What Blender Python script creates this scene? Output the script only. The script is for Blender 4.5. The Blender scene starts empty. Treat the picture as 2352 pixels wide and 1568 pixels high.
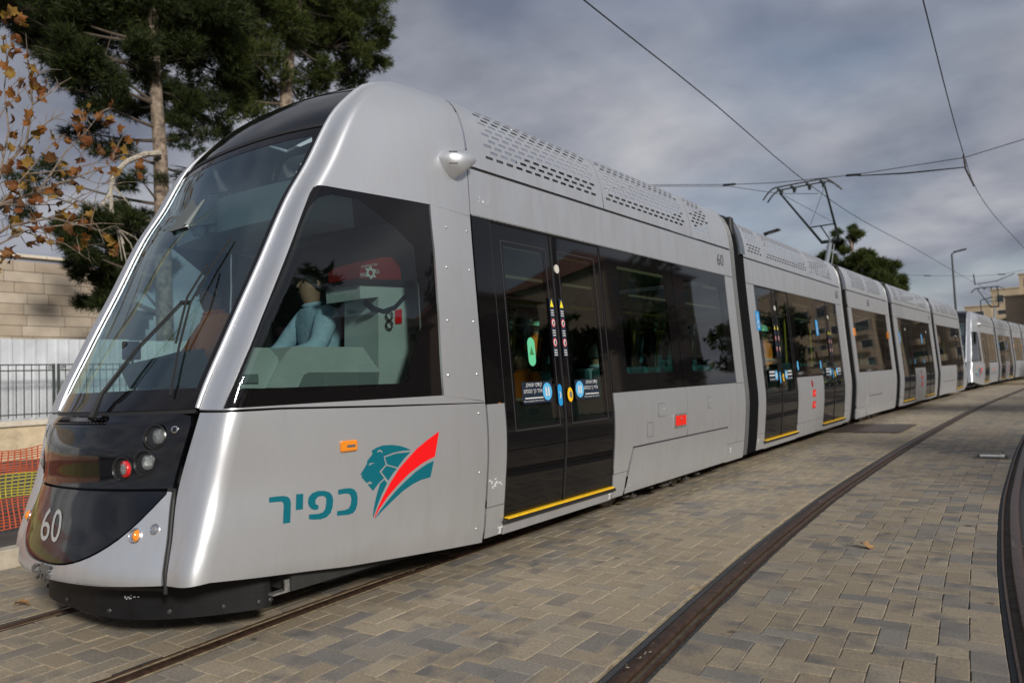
import bpy, bmesh, math, random
import numpy as np
from mathutils import Vector, Matrix
from mathutils.geometry import delaunay_2d_cdt
random.seed(7)
rnd = random.random
R = math.radians
scene = bpy.context.scene
COL = scene.collection

# ---------------------------------------------------------------- camera
# photo measured on a 2352 x 1568 grid; vanishing points of the track direction and of the
# cross-track direction give focal length and orientation
CW, CH = 2352.0, 1568.0
CAM = np.array([4.695, 0.0, 1.373])
def _calib():
    c = np.array([CW/2, CH/2]); v1 = np.array([2440., 817.]); v2 = np.array([-1057., 965.])
    f = math.sqrt(-np.dot(v1-c, v2-c))
    ray = lambda p: np.array([p[0]-c[0], p[1]-c[1], f])
    Y = ray(v1); Y = Y/np.linalg.norm(Y)
    X = -ray(v2); X = X-np.dot(X, Y)*Y; X /= np.linalg.norm(X)
    return f, np.array([X, Y, np.cross(X, Y)])
FPX, RW = _calib()
def ray(p):
    return RW @ np.array([p[0]-CW/2, p[1]-CH/2, FPX])
def at_x(p, X):
    d = ray(p); return CAM + d*((X-CAM[0])/d[0])
def at_y(p, Y):
    d = ray(p); return CAM + d*((Y-CAM[1])/d[1])
def at_z(p, z):
    d = ray(p); return CAM + d*((z-CAM[2])/d[2])
_rw = RW.T.tolist()
def proj(q):
    a, b, c = q[0]-CAM[0], q[1]-CAM[1], q[2]-CAM[2]
    x = _rw[0][0]*a+_rw[0][1]*b+_rw[0][2]*c
    y = _rw[1][0]*a+_rw[1][1]*b+_rw[1][2]*c
    z = _rw[2][0]*a+_rw[2][1]*b+_rw[2][2]*c
    return CW/2+FPX*x/z, CH/2+FPX*y/z

cam = bpy.data.cameras.new('camera')
cam_o = bpy.data.objects.new('camera', cam); COL.objects.link(cam_o)
cam.sensor_width = 36; cam.lens = 36*FPX/CW
cam.clip_end = 4000; cam.clip_start = .05
m = Matrix.Identity(4)
for i in range(3):
    m[i][0] = RW[i, 0]; m[i][1] = -RW[i, 1]; m[i][2] = -RW[i, 2]; m[i][3] = CAM[i]
cam_o.matrix_world = m
cam.dof.use_dof = True; cam.dof.focus_distance = 4.6; cam.dof.aperture_fstop = 2.2
scene.camera = cam_o

# ---------------------------------------------------------------- sky and sun
SUN_EL = R(24); SUN_DIR = Vector((.90*math.cos(SUN_EL), -.436*math.cos(SUN_EL), math.sin(SUN_EL))).normalized()
world = bpy.data.worlds.new('World'); scene.world = world; world.use_nodes = True
nt = world.node_tree; N = nt.nodes; L = nt.links
for n in list(N): N.remove(n)
def nd(tree, typ, **kw):
    n = tree.nodes.new(typ)
    for k, v in kw.items(): setattr(n, k, v)
    return n
sky = nd(nt, 'ShaderNodeTexSky', sky_type='NISHITA'); sky.sun_disc = False
sky.sun_elevation = SUN_EL; sky.sun_rotation = math.atan2(SUN_DIR.x, SUN_DIR.y); sky.air_density = 1.0; sky.dust_density = 1.5
tc = nd(nt, 'ShaderNodeTexCoord'); sep = nd(nt, 'ShaderNodeSeparateXYZ'); L.new(tc.outputs['Generated'], sep.inputs[0])
addz = nd(nt, 'ShaderNodeMath', operation='ADD'); addz.inputs[1].default_value = .22
mxz = nd(nt, 'ShaderNodeMath', operation='MAXIMUM'); mxz.inputs[1].default_value = .05
L.new(sep.outputs[2], addz.inputs[0]); L.new(addz.outputs[0], mxz.inputs[0])
dx = nd(nt, 'ShaderNodeMath', operation='DIVIDE'); dy = nd(nt, 'ShaderNodeMath', operation='DIVIDE')
L.new(sep.outputs[0], dx.inputs[0]); L.new(mxz.outputs[0], dx.inputs[1]); L.new(sep.outputs[1], dy.inputs[0]); L.new(mxz.outputs[0], dy.inputs[1])
cmb = nd(nt, 'ShaderNodeCombineXYZ'); L.new(dx.outputs[0], cmb.inputs[0]); L.new(dy.outputs[0], cmb.inputs[1])
n1 = nd(nt, 'ShaderNodeTexNoise'); n1.inputs['Scale'].default_value = 1.5; n1.inputs['Detail'].default_value = 9; n1.inputs['Roughness'].default_value = .52; n1.inputs['Distortion'].default_value = .1
L.new(cmb.outputs[0], n1.inputs['Vector'])
n2 = nd(nt, 'ShaderNodeTexNoise'); n2.inputs['Scale'].default_value = .7; n2.inputs['Detail'].default_value = 3
L.new(cmb.outputs[0], n2.inputs['Vector'])
cr = nd(nt, 'ShaderNodeValToRGB'); L.new(n1.outputs['Fac'], cr.inputs[0])
e = cr.color_ramp.elements; e[0].position = .35; e[0].color = (.15, .165, .215, 1); e[1].position = .66; e[1].color = (.44, .445, .475, 1)
k = e.new(.5); k.color = (.275, .29, .34, 1)
cov = nd(nt, 'ShaderNodeValToRGB'); L.new(n2.outputs['Fac'], cov.inputs[0])
e = cov.color_ramp.elements; e[0].position = .36; e[0].color = (.45, .45, .45, 1); e[1].position = .52; e[1].color = (1, 1, 1, 1)
SKY_STR = .09
bg1 = nd(nt, 'ShaderNodeBackground'); bg1.inputs[1].default_value = SKY_STR; L.new(sky.outputs[0], bg1.inputs[0])
bg2 = nd(nt, 'ShaderNodeBackground'); bg2.inputs[1].default_value = .92; L.new(cr.outputs[0], bg2.inputs[0])
mx = nd(nt, 'ShaderNodeMixShader'); L.new(cov.outputs[0], mx.inputs[0]); L.new(bg1.outputs[0], mx.inputs[1]); L.new(bg2.outputs[0], mx.inputs[2])
ow = nd(nt, 'ShaderNodeOutputWorld'); L.new(mx.outputs[0], ow.inputs[0])
sun = bpy.data.lights.new('sun', 'SUN'); sun.energy = 3.2; sun.angle = R(7); sun.color = (1, .95, .87)
sun_o = bpy.data.objects.new('sun', sun); COL.objects.link(sun_o)
sun_o.rotation_euler = SUN_DIR.to_track_quat('Z', 'Y').to_euler()
vs = scene.view_settings; vs.view_transform = 'Standard'; vs.look = 'None'; vs.gamma = 1; vs.use_curve_mapping = False; vs.exposure = 0.25

# ---------------------------------------------------------------- materials
MATS = {}
def mat(name, col, rough=.5, metal=0., coat=0., spec=.5, noise=None, bump=None, emit=0):
    """noise=(scale, amount, detail): colour varied by position; bump=(scale, strength)"""
    if name in MATS: return MATS[name]
    m = bpy.data.materials.new(name); m.use_nodes = True; t = m.node_tree; b = t.nodes['Principled BSDF']
    b.inputs['Base Color'].default_value = (*col, 1); b.inputs['Roughness'].default_value = rough
    b.inputs['Metallic'].default_value = metal; b.inputs['Coat Weight'].default_value = coat
    b.inputs['Coat Roughness'].default_value = .06; b.inputs['Specular IOR Level'].default_value = spec
    if emit:
        b.inputs['Emission Color'].default_value = (*col, 1); b.inputs['Emission Strength'].default_value = emit
    if noise or bump:
        g = nd(t, 'ShaderNodeNewGeometry')
    if noise:
        n = nd(t, 'ShaderNodeTexNoise'); n.inputs['Scale'].default_value = noise[0]; n.inputs['Detail'].default_value = noise[2] if len(noise) > 2 else 5
        n.inputs['Roughness'].default_value = .6
        t.links.new(g.outputs['Position'], n.inputs['Vector'])
        r = nd(t, 'ShaderNodeValToRGB'); t.links.new(n.outputs['Fac'], r.inputs[0]); a = noise[1]
        r.color_ramp.elements[0].position = .3; r.color_ramp.elements[1].position = .7
        r.color_ramp.elements[0].color = (*[c*(1-a) for c in col], 1); r.color_ramp.elements[1].color = (*[min(1, c*(1+a)) for c in col], 1)
        t.links.new(r.outputs[0], b.inputs['Base Color'])
    if bump:
        n = nd(t, 'ShaderNodeTexNoise'); n.inputs['Scale'].default_value = bump[0]; n.inputs['Detail'].default_value = 4
        t.links.new(g.outputs['Position'], n.inputs['Vector'])
        bp = nd(t, 'ShaderNodeBump'); bp.inputs['Strength'].default_value = bump[1]; bp.inputs['Distance'].default_value = .02
        t.links.new(n.outputs['Fac'], bp.inputs['Height']); t.links.new(bp.outputs[0], b.inputs['Normal'])
    MATS[name] = m; return m
def glass(name, tint, ior=1.5, extra=0.0, refl=(1, 1, 1)):
    if name in MATS: return MATS[name]
    m = bpy.data.materials.new(name); m.use_nodes = True; t = m.node_tree
    for n in list(t.nodes): t.nodes.remove(n)
    tr = nd(t, 'ShaderNodeBsdfTransparent'); tr.inputs[0].default_value = (*tint, 1)
    gl = nd(t, 'ShaderNodeBsdfGlossy'); gl.inputs['Roughness'].default_value = .015; gl.inputs[0].default_value = (*refl, 1)
    fr = nd(t, 'ShaderNodeFresnel'); fr.inputs[0].default_value = ior
    ad = nd(t, 'ShaderNodeMath', operation='ADD'); ad.inputs[1].default_value = extra; ad.use_clamp = True
    t.links.new(fr.outputs[0], ad.inputs[0])
    mxs = nd(t, 'ShaderNodeMixShader'); o = nd(t, 'ShaderNodeOutputMaterial')
    t.links.new(ad.outputs[0], mxs.inputs[0]); t.links.new(tr.outputs[0], mxs.inputs[1]); t.links.new(gl.outputs[0], mxs.inputs[2]); t.links.new(mxs.outputs[0], o.inputs[0])
    MATS[name] = m; return m

def silver_mat(name, col, rough, metal):
    m = mat(name, col, rough, metal); t = m.node_tree; b = t.nodes['Principled BSDF']
    g = nd(t, 'ShaderNodeNewGeometry'); mp = nd(t, 'ShaderNodeMapping'); mp.inputs['Scale'].default_value = (3, 3, .7)
    t.links.new(g.outputs['Position'], mp.inputs[0])
    n = nd(t, 'ShaderNodeTexNoise'); n.inputs['Scale'].default_value = 2.2; n.inputs['Detail'].default_value = 7; n.inputs['Roughness'].default_value = .65
    t.links.new(mp.outputs[0], n.inputs['Vector'])
    mr = nd(t, 'ShaderNodeMapRange'); mr.inputs[1].default_value = .3; mr.inputs[2].default_value = .7; mr.inputs[3].default_value = rough-.03; mr.inputs[4].default_value = rough+.06
    t.links.new(n.outputs['Fac'], mr.inputs[0]); t.links.new(mr.outputs[0], b.inputs['Roughness'])
    mc = nd(t, 'ShaderNodeMix', data_type='RGBA'); rr_ = nd(t, 'ShaderNodeMapRange'); rr_.inputs[1].default_value = .42; rr_.inputs[2].default_value = .72; t.links.new(n.outputs['Fac'], rr_.inputs[0]); t.links.new(rr_.outputs[0], mc.inputs[0])
    mc.inputs[6].default_value = (*[c*1.05 for c in col], 1); mc.inputs[7].default_value = (*[c*w for c, w in zip(col, (.93, .918, .895))], 1); t.links.new(mc.outputs[2], b.inputs['Base Color'])
    # gentle oil-canning of the sheet
    n3 = nd(t, 'ShaderNodeTexNoise'); n3.inputs['Scale'].default_value = 1.6; n3.inputs['Detail'].default_value = 1
    t.links.new(g.outputs['Position'], n3.inputs['Vector'])
    bp = nd(t, 'ShaderNodeBump'); bp.inputs['Strength'].default_value = .12; bp.inputs['Distance'].default_value = .05
    t.links.new(n3.outputs['Fac'], bp.inputs['Height']); t.links.new(bp.outputs[0], b.inputs['Normal'])
    return m
M_SILVER = silver_mat('silver_paint', (.60, .615, .645), .36, .72)
M_ARCH = mat('silver_arch_paint', (.60, .615, .645), .40, .72)
M_GLOSS = mat('black_gloss', (.006, .006, .008), .07, spec=.55)
M_FRIT = mat('black_glass_border', (.005, .0045, .005), .035, spec=.45)
M_RUB = mat('rubber', (.012, .012, .013), .6)
M_DARK = mat('dark_underframe', (.02, .02, .02), .7, noise=(6, .5))
M_SKIRT = mat('black_skirt', (.007, .007, .008), .55, spec=.25, noise=(9, .35), bump=(60, .05))
M_WS = glass('windscreen_glass', (.76, .94, .91), 1.52, .09, (.80, .95, 1.0))
M_SIDEG = glass('cab_side_glass', (.46, .57, .55), 1.5, .03)
M_PASSG = glass('passenger_glass', (.44, .60, .54), 1.5, .02)
M_TEAL = mat('teal_vinyl', (.0, .115, .155), .35)
M_RED = mat('red_vinyl', (.78, .005, .008), .35)
M_GREYVINYL = mat('grey_vinyl', (.42, .42, .42), .4)
M_DKVINYL = mat('dark_grey_vinyl', (.06, .06, .065), .5)
M_WHITE = mat('white_print', (.62, .62, .62), .5)
M_NAVY = mat('navy_print', (.012, .02, .038), .4)
M_BLUE = mat('blue_print', (.02, .28, .62), .4)
M_LBLUE = mat('light_blue_print', (.10, .42, .72), .4)
M_YEL = mat('yellow_paint', (.78, .46, .01), .5, noise=(25, .15))
M_YELP = mat('yellow_print', (.85, .70, .03), .45)
M_PINK = mat('prohibition_red', (.70, .09, .09), .45)
M_REDH = mat('red_handle', (.75, .02, .01), .4)
M_MINT = mat('mint_sticker', (.12, .55, .30), .45)
M_ORANGE = mat('orange_lens', (.75, .23, .01), .18, coat=1)
M_CHROME = mat('chrome', (.8, .8, .82), .18, 1.)
M_STEEL = mat('bare_steel', (.45, .45, .44), .4, .8, noise=(30, .3))
M_WHITEP = mat('cab_trim_white', (.50, .52, .51), .55, noise=(3, .08))
M_GREYP = mat('cab_trim_grey', (.20, .215, .215), .6)
M_CEIL = mat('interior_ceiling', (.50, .52, .50), .6)
M_INT = mat('interior_dark', (.10, .11, .11), .7)
M_SEATF = mat('seat_fabric', (.03, .10, .12), .8)
M_GPOLE = mat('grab_pole', (.40, .29, .03), .4)

# ---------------------------------------------------------------- mesh helpers
def link(o, parent=None, basis=None):
    COL.objects.link(o)
    if parent is not None: o.parent = parent
    if basis is not None: o.matrix_basis = basis
    return o
def mesh(name, verts, faces, m=None, smooth=False, normals=None):
    me = bpy.data.meshes.new(name); me.from_pydata([tuple(v) for v in verts], [], faces)
    if m is not None:
        for x in (m if isinstance(m, (list, tuple)) else [m]): me.materials.append(x)
    if smooth: me.polygons.foreach_set('use_smooth', [True]*len(me.polygons))
    me.update()
    if normals is not None: me.normals_split_custom_set_from_vertices([tuple(n) for n in normals])
    return me
def ob(name, verts, faces, m, parent=None, basis=None, smooth=False, normals=None):
    return link(bpy.data.objects.new(name, mesh(name, verts, faces, m, smooth, normals)), parent, basis)
def tag(o, label=None, cat=None, group=None, kind=None):
    if label: o['label'] = label
    if cat: o['category'] = cat
    if group: o['group'] = group
    if kind: o['kind'] = kind
    return o
def empty(name, loc=(0, 0, 0), rz=0):
    o = bpy.data.objects.new(name, None); o.location = loc; o.rotation_euler = (0, 0, rz); o.empty_display_size = .2
    COL.objects.link(o); return o
def copy_tree(o, parent=None):
    c = o.copy(); COL.objects.link(c)
    if parent is not None: c.parent = parent
    for ch in o.children: copy_tree(ch, c)
    return c
class MB:
    def __init__(s): s.v = []; s.f = []
    def add(s, v, f):
        b = len(s.v); s.v += [tuple(x) for x in v]; s.f += [tuple(i+b for i in q) for q in f]; return s
    def box(s, c, d, rz=0, bev=0, M=None):
        x, y, z = d[0]/2, d[1]/2, d[2]/2
        if bev:
            b = min(bev, x*.9, y*.9, z*.9); P = []
            for sx in (-1, 1):
                for sy in (-1, 1):
                    for sz in (-1, 1):
                        P += [(sx*(x-b), sy*(y-b), sz*z), (sx*(x-b), sy*y, sz*(z-b)), (sx*x, sy*(y-b), sz*(z-b))]
            bm = bmesh.new(); [bm.verts.new(p) for p in P]; r = bmesh.ops.convex_hull(bm, input=bm.verts[:])
            bm.verts.index_update(); V = [v.co.copy() for v in bm.verts]; F = [[v.index for v in f.verts] for f in bm.faces]; bm.free()
        else:
            V = [Vector((sx*x, sy*y, sz*z)) for sx in (-1, 1) for sy in (-1, 1) for sz in (-1, 1)]
            F = [(0, 1, 3, 2), (4, 6, 7, 5), (0, 4, 5, 1), (2, 3, 7, 6), (0, 2, 6, 4), (1, 5, 7, 3)]
        T = Matrix.Translation(c) @ Matrix.Rotation(rz, 4, 'Z')
        if M is not None: T = T @ M
        return s.add([T @ Vector(v) for v in V], F)
    def tube(s, pts, r, n=8, cap=True):
        pts = [Vector(p) for p in pts]; rs = r if isinstance(r, (list, tuple)) else [r]*len(pts)
        b = len(s.v); prev = None
        for i, p in enumerate(pts):
            t = (pts[min(i+1, len(pts)-1)]-pts[max(i-1, 0)]).normalized()
            if prev is None:
                a = t.orthogonal().normalized()
            else:
                a = (prev-t*prev.dot(t)); a = a.normalized() if a.length > 1e-6 else t.orthogonal().normalized()
            prev = a; c = t.cross(a)
            for k in range(n):
                w = 2*math.pi*k/n; s.v.append(tuple(p+(a*math.cos(w)+c*math.sin(w))*rs[i]))
        for i in range(len(pts)-1):
            for k in range(n):
                s.f.append((b+i*n+k, b+i*n+(k+1) % n, b+(i+1)*n+(k+1) % n, b+(i+1)*n+k))
        if cap:
            s.f.append(tuple(b+k for k in reversed(range(n)))); s.f.append(tuple(b+(len(pts)-1)*n+k for k in range(n)))
        return s
    def lathe(s, prof, n=16, M=None):
        b = len(s.v); M = M or Matrix.Identity(4)
        for (r, z) in prof:
            for k in range(n):
                w = 2*math.pi*k/n; s.v.append(tuple(M @ Vector((r*math.cos(w), r*math.sin(w), z))))
        for i in range(len(prof)-1):
            for k in range(n):
                s.f.append((b+i*n+k, b+i*n+(k+1) % n, b+(i+1)*n+(k+1) % n, b+(i+1)*n+k))
        s.f.append(tuple(b+k for k in reversed(range(n)))); s.f.append(tuple(b+(len(prof)-1)*n+k for k in range(n)))
        return s
    def obj(s, name, m, parent=None, basis=None, smooth=False):
        o = ob(name, s.v, s.f, m, parent, basis, smooth)
        if smooth: shade_auto(o.data)
        return o
def shade_auto(me, ang=40):
    bm = bmesh.new(); bm.from_mesh(me)
    for e_ in bm.edges:
        e_.smooth = not (len(e_.link_faces) == 2 and e_.calc_face_angle(0) > R(ang))
    bm.to_mesh(me); bm.free()
def curve(xs, ys):
    xs = list(map(float, xs)); ys = list(map(float, ys)); n = len(xs)
    d = [(ys[i+1]-ys[i])/(xs[i+1]-xs[i]) for i in range(n-1)]
    mm = [d[0]]+[0 if d[i-1]*d[i] <= 0 else 2*d[i-1]*d[i]/(d[i-1]+d[i]) for i in range(1, n-1)]+[d[-1]]
    def f(x):
        if x <= xs[0]: return ys[0]+mm[0]*(x-xs[0])
        if x >= xs[-1]: return ys[-1]+mm[-1]*(x-xs[-1])
        lo, hi = 0, n-1
        while hi-lo > 1:
            k = (lo+hi)//2
            if xs[k] <= x: lo = k
            else: hi = k
        h = xs[hi]-xs[lo]; t = (x-xs[lo])/h
        return (1+2*t)*(1-t)**2*ys[lo]+t*(1-t)**2*h*mm[lo]+t*t*(3-2*t)*ys[hi]+t*t*(t-1)*h*mm[hi]
    return f
def in_poly(px, py, poly):
    x = np.array([p[0] for p in poly]); y = np.array([p[1] for p in poly]); r = np.zeros(len(px), bool); j = len(poly)-1
    for i in range(len(poly)):
        c = ((y[i] > py) != (y[j] > py)) & (px < (x[j]-x[i])*(py-y[i])/((y[j]-y[i]) or 1e-12)+x[i]); r ^= c; j = i
    return r
def dens(loop, st):
    out = []
    for i, p in enumerate(loop):
        q = loop[(i+1) % len(loop)]; n = max(1, int(math.ceil(max(abs(q[0]-p[0])/st[0], abs(q[1]-p[1])/st[1]))))
        for k in range(n): out.append((p[0]+(q[0]-p[0])*k/n, p[1]+(q[1]-p[1])*k/n))
    return out
def rrect(a0, a1, b0, b1, ra=.02, rb=None, n=4):
    rb = ra if rb is None else rb; o = []
    for (ca, cb, w0) in ((a1-ra, b0+rb, -90), (a1-ra, b1-rb, 0), (a0+ra, b1-rb, 90), (a0+ra, b0+rb, 180)):
        for k in range(n+1):
            w = R(w0+90*k/n); o.append((ca+ra*math.cos(w), cb+rb*math.sin(w)))
    return o
CENTER = Vector((0, 0, 1.75))
def trim_mesh(name, S, loops, m, off=0., th=.012, st=(.1, .1), grid=True, center=None):
    """a sheet cut from surface S(a, b): outer loop, then holes, all in (a, b)"""
    loops = [dens(l, st) for l in loops]
    pts = []; edges = []
    for l in loops:
        b = len(pts); pts += l; edges += [(b+i, b+(i+1) % len(l)) for i in range(len(l))]
    if grid:
        A = [p[0] for p in loops[0]]; B = [p[1] for p in loops[0]]
        ga = np.arange(min(A)+st[0]/2, max(A), st[0]); gb = np.arange(min(B)+st[1]/2, max(B), st[1])
        if len(ga) and len(gb):
            GA, GB = np.meshgrid(ga, gb); GA = GA.ravel(); GB = GB.ravel()
            ok = in_poly(GA, GB, loops[0])
            for h in loops[1:]:
                if len(loops) < 40: ok &= ~in_poly(GA, GB, h)
            allp = np.array(pts); keep = np.nonzero(ok)[0]
            if len(loops) >= 40: keep = []
            for i in keep:
                d = np.min(((allp[:, 0]-GA[i])/st[0])**2+((allp[:, 1]-GB[i])/st[1])**2)
                if d > .12: pts.append((GA[i], GB[i]))
    vo, eo, fo, *_ = delaunay_2d_cdt([Vector(p) for p in pts], edges, [], 0, 1e-7)
    cx = np.array([(vo[f[0]][0]+vo[f[1]][0]+vo[f[2]][0])/3 for f in fo]); cy = np.array([(vo[f[0]][1]+vo[f[1]][1]+vo[f[2]][1])/3 for f in fo])
    ok = in_poly(cx, cy, loops[0])
    for h in loops[1:]:
        ha = [p[0] for p in h]; hb = [p[1] for p in h]
        sel = np.nonzero((cx >= min(ha)) & (cx <= max(ha)) & (cy >= min(hb)) & (cy <= max(hb)) & ok)[0]
        if len(sel): ok[sel[in_poly(cx[sel], cy[sel], h)]] = False
    fo = [f for f, k_ in zip(fo, ok) if k_]
    P = []; NN = []; ea = 1e-3
    for p in vo:
        a, b = p[0], p[1]; q = Vector(S(a, b)); du = Vector(S(a+ea, b))-Vector(S(a-ea, b)); dv = Vector(S(a, b+ea))-Vector(S(a, b-ea))
        n = du.cross(dv); n = n.normalized() if n.length > 1e-12 else Vector((1, 0, 0))
        c = center or Vector((0, q.y+.6 if q.y < 3 else q.y, 1.75))
        if n.dot(q-c) < 0: n = -n
        P.append(q+n*off); NN.append(n)
    F = []
    for f in fo:
        f = list(f); a, b, c = (P[f[0]], P[f[1]], P[f[2]])
        if (b-a).cross(c-a).dot(NN[f[0]]) < 0: f.reverse()
        F.append(tuple(f))
    cnt = {}
    for f in F:
        for i in range(len(f)): e_ = (f[i], f[(i+1) % len(f)]); cnt[tuple(sorted(e_))] = cnt.get(tuple(sorted(e_)), [])+[e_]
    V = list(P); NV = list(NN)
    if th:
        mp = {}; mb = {}
        for kk, es in cnt.items():
            if len(es) == 1:
                i, j = es[0]
                for q in (i, j):
                    if q not in mp:
                        mp[q] = len(V); V.append(P[q]); NV.append(NN[q]); mb[q] = len(V); V.append(P[q]-NN[q]*th); NV.append(NN[q])
                F.append((mp[j], mp[i], mb[i], mb[j]))
                t = (P[j]-P[i]); o_ = t.cross(NN[i])
                if o_.length > 1e-9:
                    o_.normalize()
                    for q in (mp[i], mp[j], mb[i], mb[j]): NV[q] = o_
    return mesh(name, V, F, m, True, NV)
def trim(name, S, loops, m, parent=None, basis=None, **kw):
    return link(bpy.data.objects.new(name, trim_mesh(name, S, loops, m, **kw)), parent, basis)
def invert(S, px, guess, it=14):
    a, b = guess
    for _ in range(it):
        u, v = proj(S(a, b)); e0 = px[0]-u; e1 = px[1]-v
        if abs(e0)+abs(e1) < .02: break
        h = 2e-3; ua, va = proj(S(a+h, b)); ub, vb = proj(S(a, b+h))
        j00, j01, j10, j11 = (ua-u)/h, (ub-u)/h, (va-v)/h, (vb-v)/h; D = j00*j11-j01*j10
        if abs(D) < 1e-9: break
        da = (e0*j11-e1*j01)/D; db = (j00*e1-j10*e0)/D
        sc_ = min(1, .35/max(abs(da), abs(db), 1e-9)); a += da*sc_; b += db*sc_
    return a, b
def inv_loop(S, pxs, guess):
    out = []; g = guess
    for p in pxs:
        g = invert(S, p, g); out.append(g)
    return out
def text_mesh2d(s, reverse=False):
    """flat outline of a string as (verts2d, faces), height of capitals about 0.7"""
    if reverse: s = s[::-1]
    cu = bpy.data.curves.new('t', 'FONT'); cu.body = s; cu.size = 1; cu.resolution_u = 3
    o = bpy.data.objects.new('t', cu); COL.objects.link(o)
    dg = bpy.context.evaluated_depsgraph_get(); me = bpy.data.meshes.new_from_object(o.evaluated_get(dg))
    v = [(q.co.x, q.co.y) for q in me.vertices]; f = [tuple(p.vertices) for p in me.polygons]
    bpy.data.objects.remove(o); bpy.data.curves.remove(cu); bpy.data.meshes.remove(me)
    return v, f
def text_map(name, s, fn, m, parent=None, basis=None, reverse=False):
    """lay a string on a surface: fn(tx, ty) with tx, ty in 0..1 of its bounding box gives a 3-D point"""
    v, f = text_mesh2d(s, reverse)
    if not v: return None
    x0 = min(p[0] for p in v); x1 = max(p[0] for p in v); y0 = min(p[1] for p in v); y1 = max(p[1] for p in v)
    P = [fn((p[0]-x0)/(x1-x0), (p[1]-y0)/(y1-y0)) for p in v]
    return ob(name, P, f, m, parent, basis)
# ---------------------------------------------------------------- tram surfaces
ZS_ = [.20, .32, .45, .60, .85, 1.0, 1.22, 1.75, 2.60, 2.97]; XS_ = [1.250, 1.276, 1.293, 1.312, 1.338, 1.343, 1.333, 1.304, 1.257, 1.245]
_bx = curve(ZS_, XS_)
_roof = [(1.245, 2.97), (1.236, 3.09), (1.22, 3.20), (1.185, 3.33), (1.14, 3.43), (1.07, 3.515), (.98, 3.565), (.86, 3.595), (.6, 3.63), (.3, 3.645), (0, 3.65)]
_rs = [0.]
for i in range(1, len(_roof)): _rs.append(_rs[-1]+math.dist(_roof[i], _roof[i-1]))
_rx = curve(_rs, [p[0] for p in _roof]); _rz = curve(_rs, [p[1] for p in _roof])
_xz = curve(ZS_+[p[1] for p in _roof[1:]], XS_+[p[0] for p in _roof[1:]])      # half width by height
SEAM = 2.97
def Body(sg):
    def f(y, q):
        if q <= SEAM: return (sg*_bx(q), y, q)
        return (sg*_rx(q-SEAM), y, _rz(q-SEAM))
    return f
YJ = 4.13                                             # cab joint
# edge of the front surface (arch, bonnet edge, bumper seam) by height
_AY = curve([.28, .38, .60, .85, 1.265, 1.71, 2.12, 2.56, 2.80, 3.11, 3.20, 3.35, 3.48, 3.585], [2.00, 1.95, 2.00, 2.07, 2.17, 2.37, 2.575, 2.79, 2.94, 3.11, 3.17, 3.31, 3.47, 3.77])
_AX = curve([.28, .38, .60, .85, 1.265, 2.2, 3.0, 3.585], [.86, .92, .885, .82, .885, .90, .905, .90])
_BU = curve([.28, .38, .60, .85, 1.10, 1.20, 1.265, 1.45, 2.1, 2.8, 3.11, 3.35, 3.48, 3.585], [.20, .22, .225, .23, .27, .265, .21, .14, .11, .11, .11, .10, .06, .0])
_CR = curve([.28, 2.8, 3.11, 3.35, 3.585], [0, 0, .015, .05, .062])
def Front(u, e):
    if e <= 3.585:
        w = abs(u)**2.2
        return (u*_AX(e), _AY(e)-_BU(e)*(1-w), e+_CR(e)*(1-u*u))
    return (u*.90, 3.77+(e-3.585), 3.585+.062*(1-u*u))
def Side(sg):
    def f(s, z):
        ax, ay = _AX(z), _AY(z); jx = _xz(z) if z < 3.645 else 0.; dx_, dy_ = jx-ax, YJ-ay
        kx, ky = ax+.60*dx_, ay+.06*dy_; vx, vy = .52*dx_, 1.10*dy_          # knee of the corner and its heading
        if s < .2: h, t, x0, y0, x1, y1, m0, n0, m1, n1 = .2, s/.2, ax, ay, kx, ky, 5.2*dx_, .14*dy_, vx, vy
        else: h, t, x0, y0, x1, y1, m0, n0, m1, n1 = .8, (s-.2)/.8, kx, ky, jx, YJ, vx, vy, 0, 1.15*dy_
        h00 = (1+2*t)*(1-t)**2; h10 = h*t*(1-t)**2; h01 = t*t*(3-2*t); h11 = h*t*t*(t-1)
        return (sg*(x0*h00+m0*h10+x1*h01+m1*h11), y0*h00+n0*h10+y1*h01+n1*h11, z)
    return f
SideN, SideF = Side(1), Side(-1)

# ---------------------------------------------------------------- tram assembly
tram = empty('tram')
tag(tram, 'silver low-floor tram numbered 60, its nose and cab window beside the mesh fence', 'tram', 'trams coupled on the track')
PARTS = []                                            # (object, module) of the first tram
MOD = {}
def c1(Y): return _c1(Y)
_c1 = curve([-30, -6, 0, 1.65, 3.1, 4.2, 7.5, 12, 18, 22, 28, 34, 44, 52, 62, 75, 90, 110, 140], [6.2, 1.35, .38, .20, .075, .03, -.05, -.11, -.13, -.07, .08, .28, .68, 1.15, 1.85, 3.0, 4.7, 7.6, 13.0])
_c2 = curve([-30, -6, 0, 2.9, 6.2, 9.2, 14.2, 23.6, 32, 39, 48, 60, 75, 90, 110, 140], [9.7, 4.95, 4.12, 3.78, 3.50, 3.37, 3.31, 3.39, 3.70, 4.0, 4.45, 5.25, 6.5, 8.2, 11.1, 16.5])
def c2(Y): return _c2(Y)
def place(y0, y1, flip=False, exact=False):
    a = Vector((c1(y0), y0, 0)); b = Vector((c1(y1), y1, 0)); d = b-a
    ang = -math.atan2(d.x, d.y)
    if flip: return Matrix.Translation(b) @ Matrix.Rotation(ang+math.pi, 4, 'Z') @ Matrix.Translation((0, -NOSE, 0))
    return Matrix.Translation(a) @ Matrix.Rotation(ang, 4, 'Z')
NOSE = 1.73; E1 = 9.52
M2S, M2L = 10.13, 5.95; M3S, M3L = 16.68, 4.3; M4S = 21.58; M5S = 28.13
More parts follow.
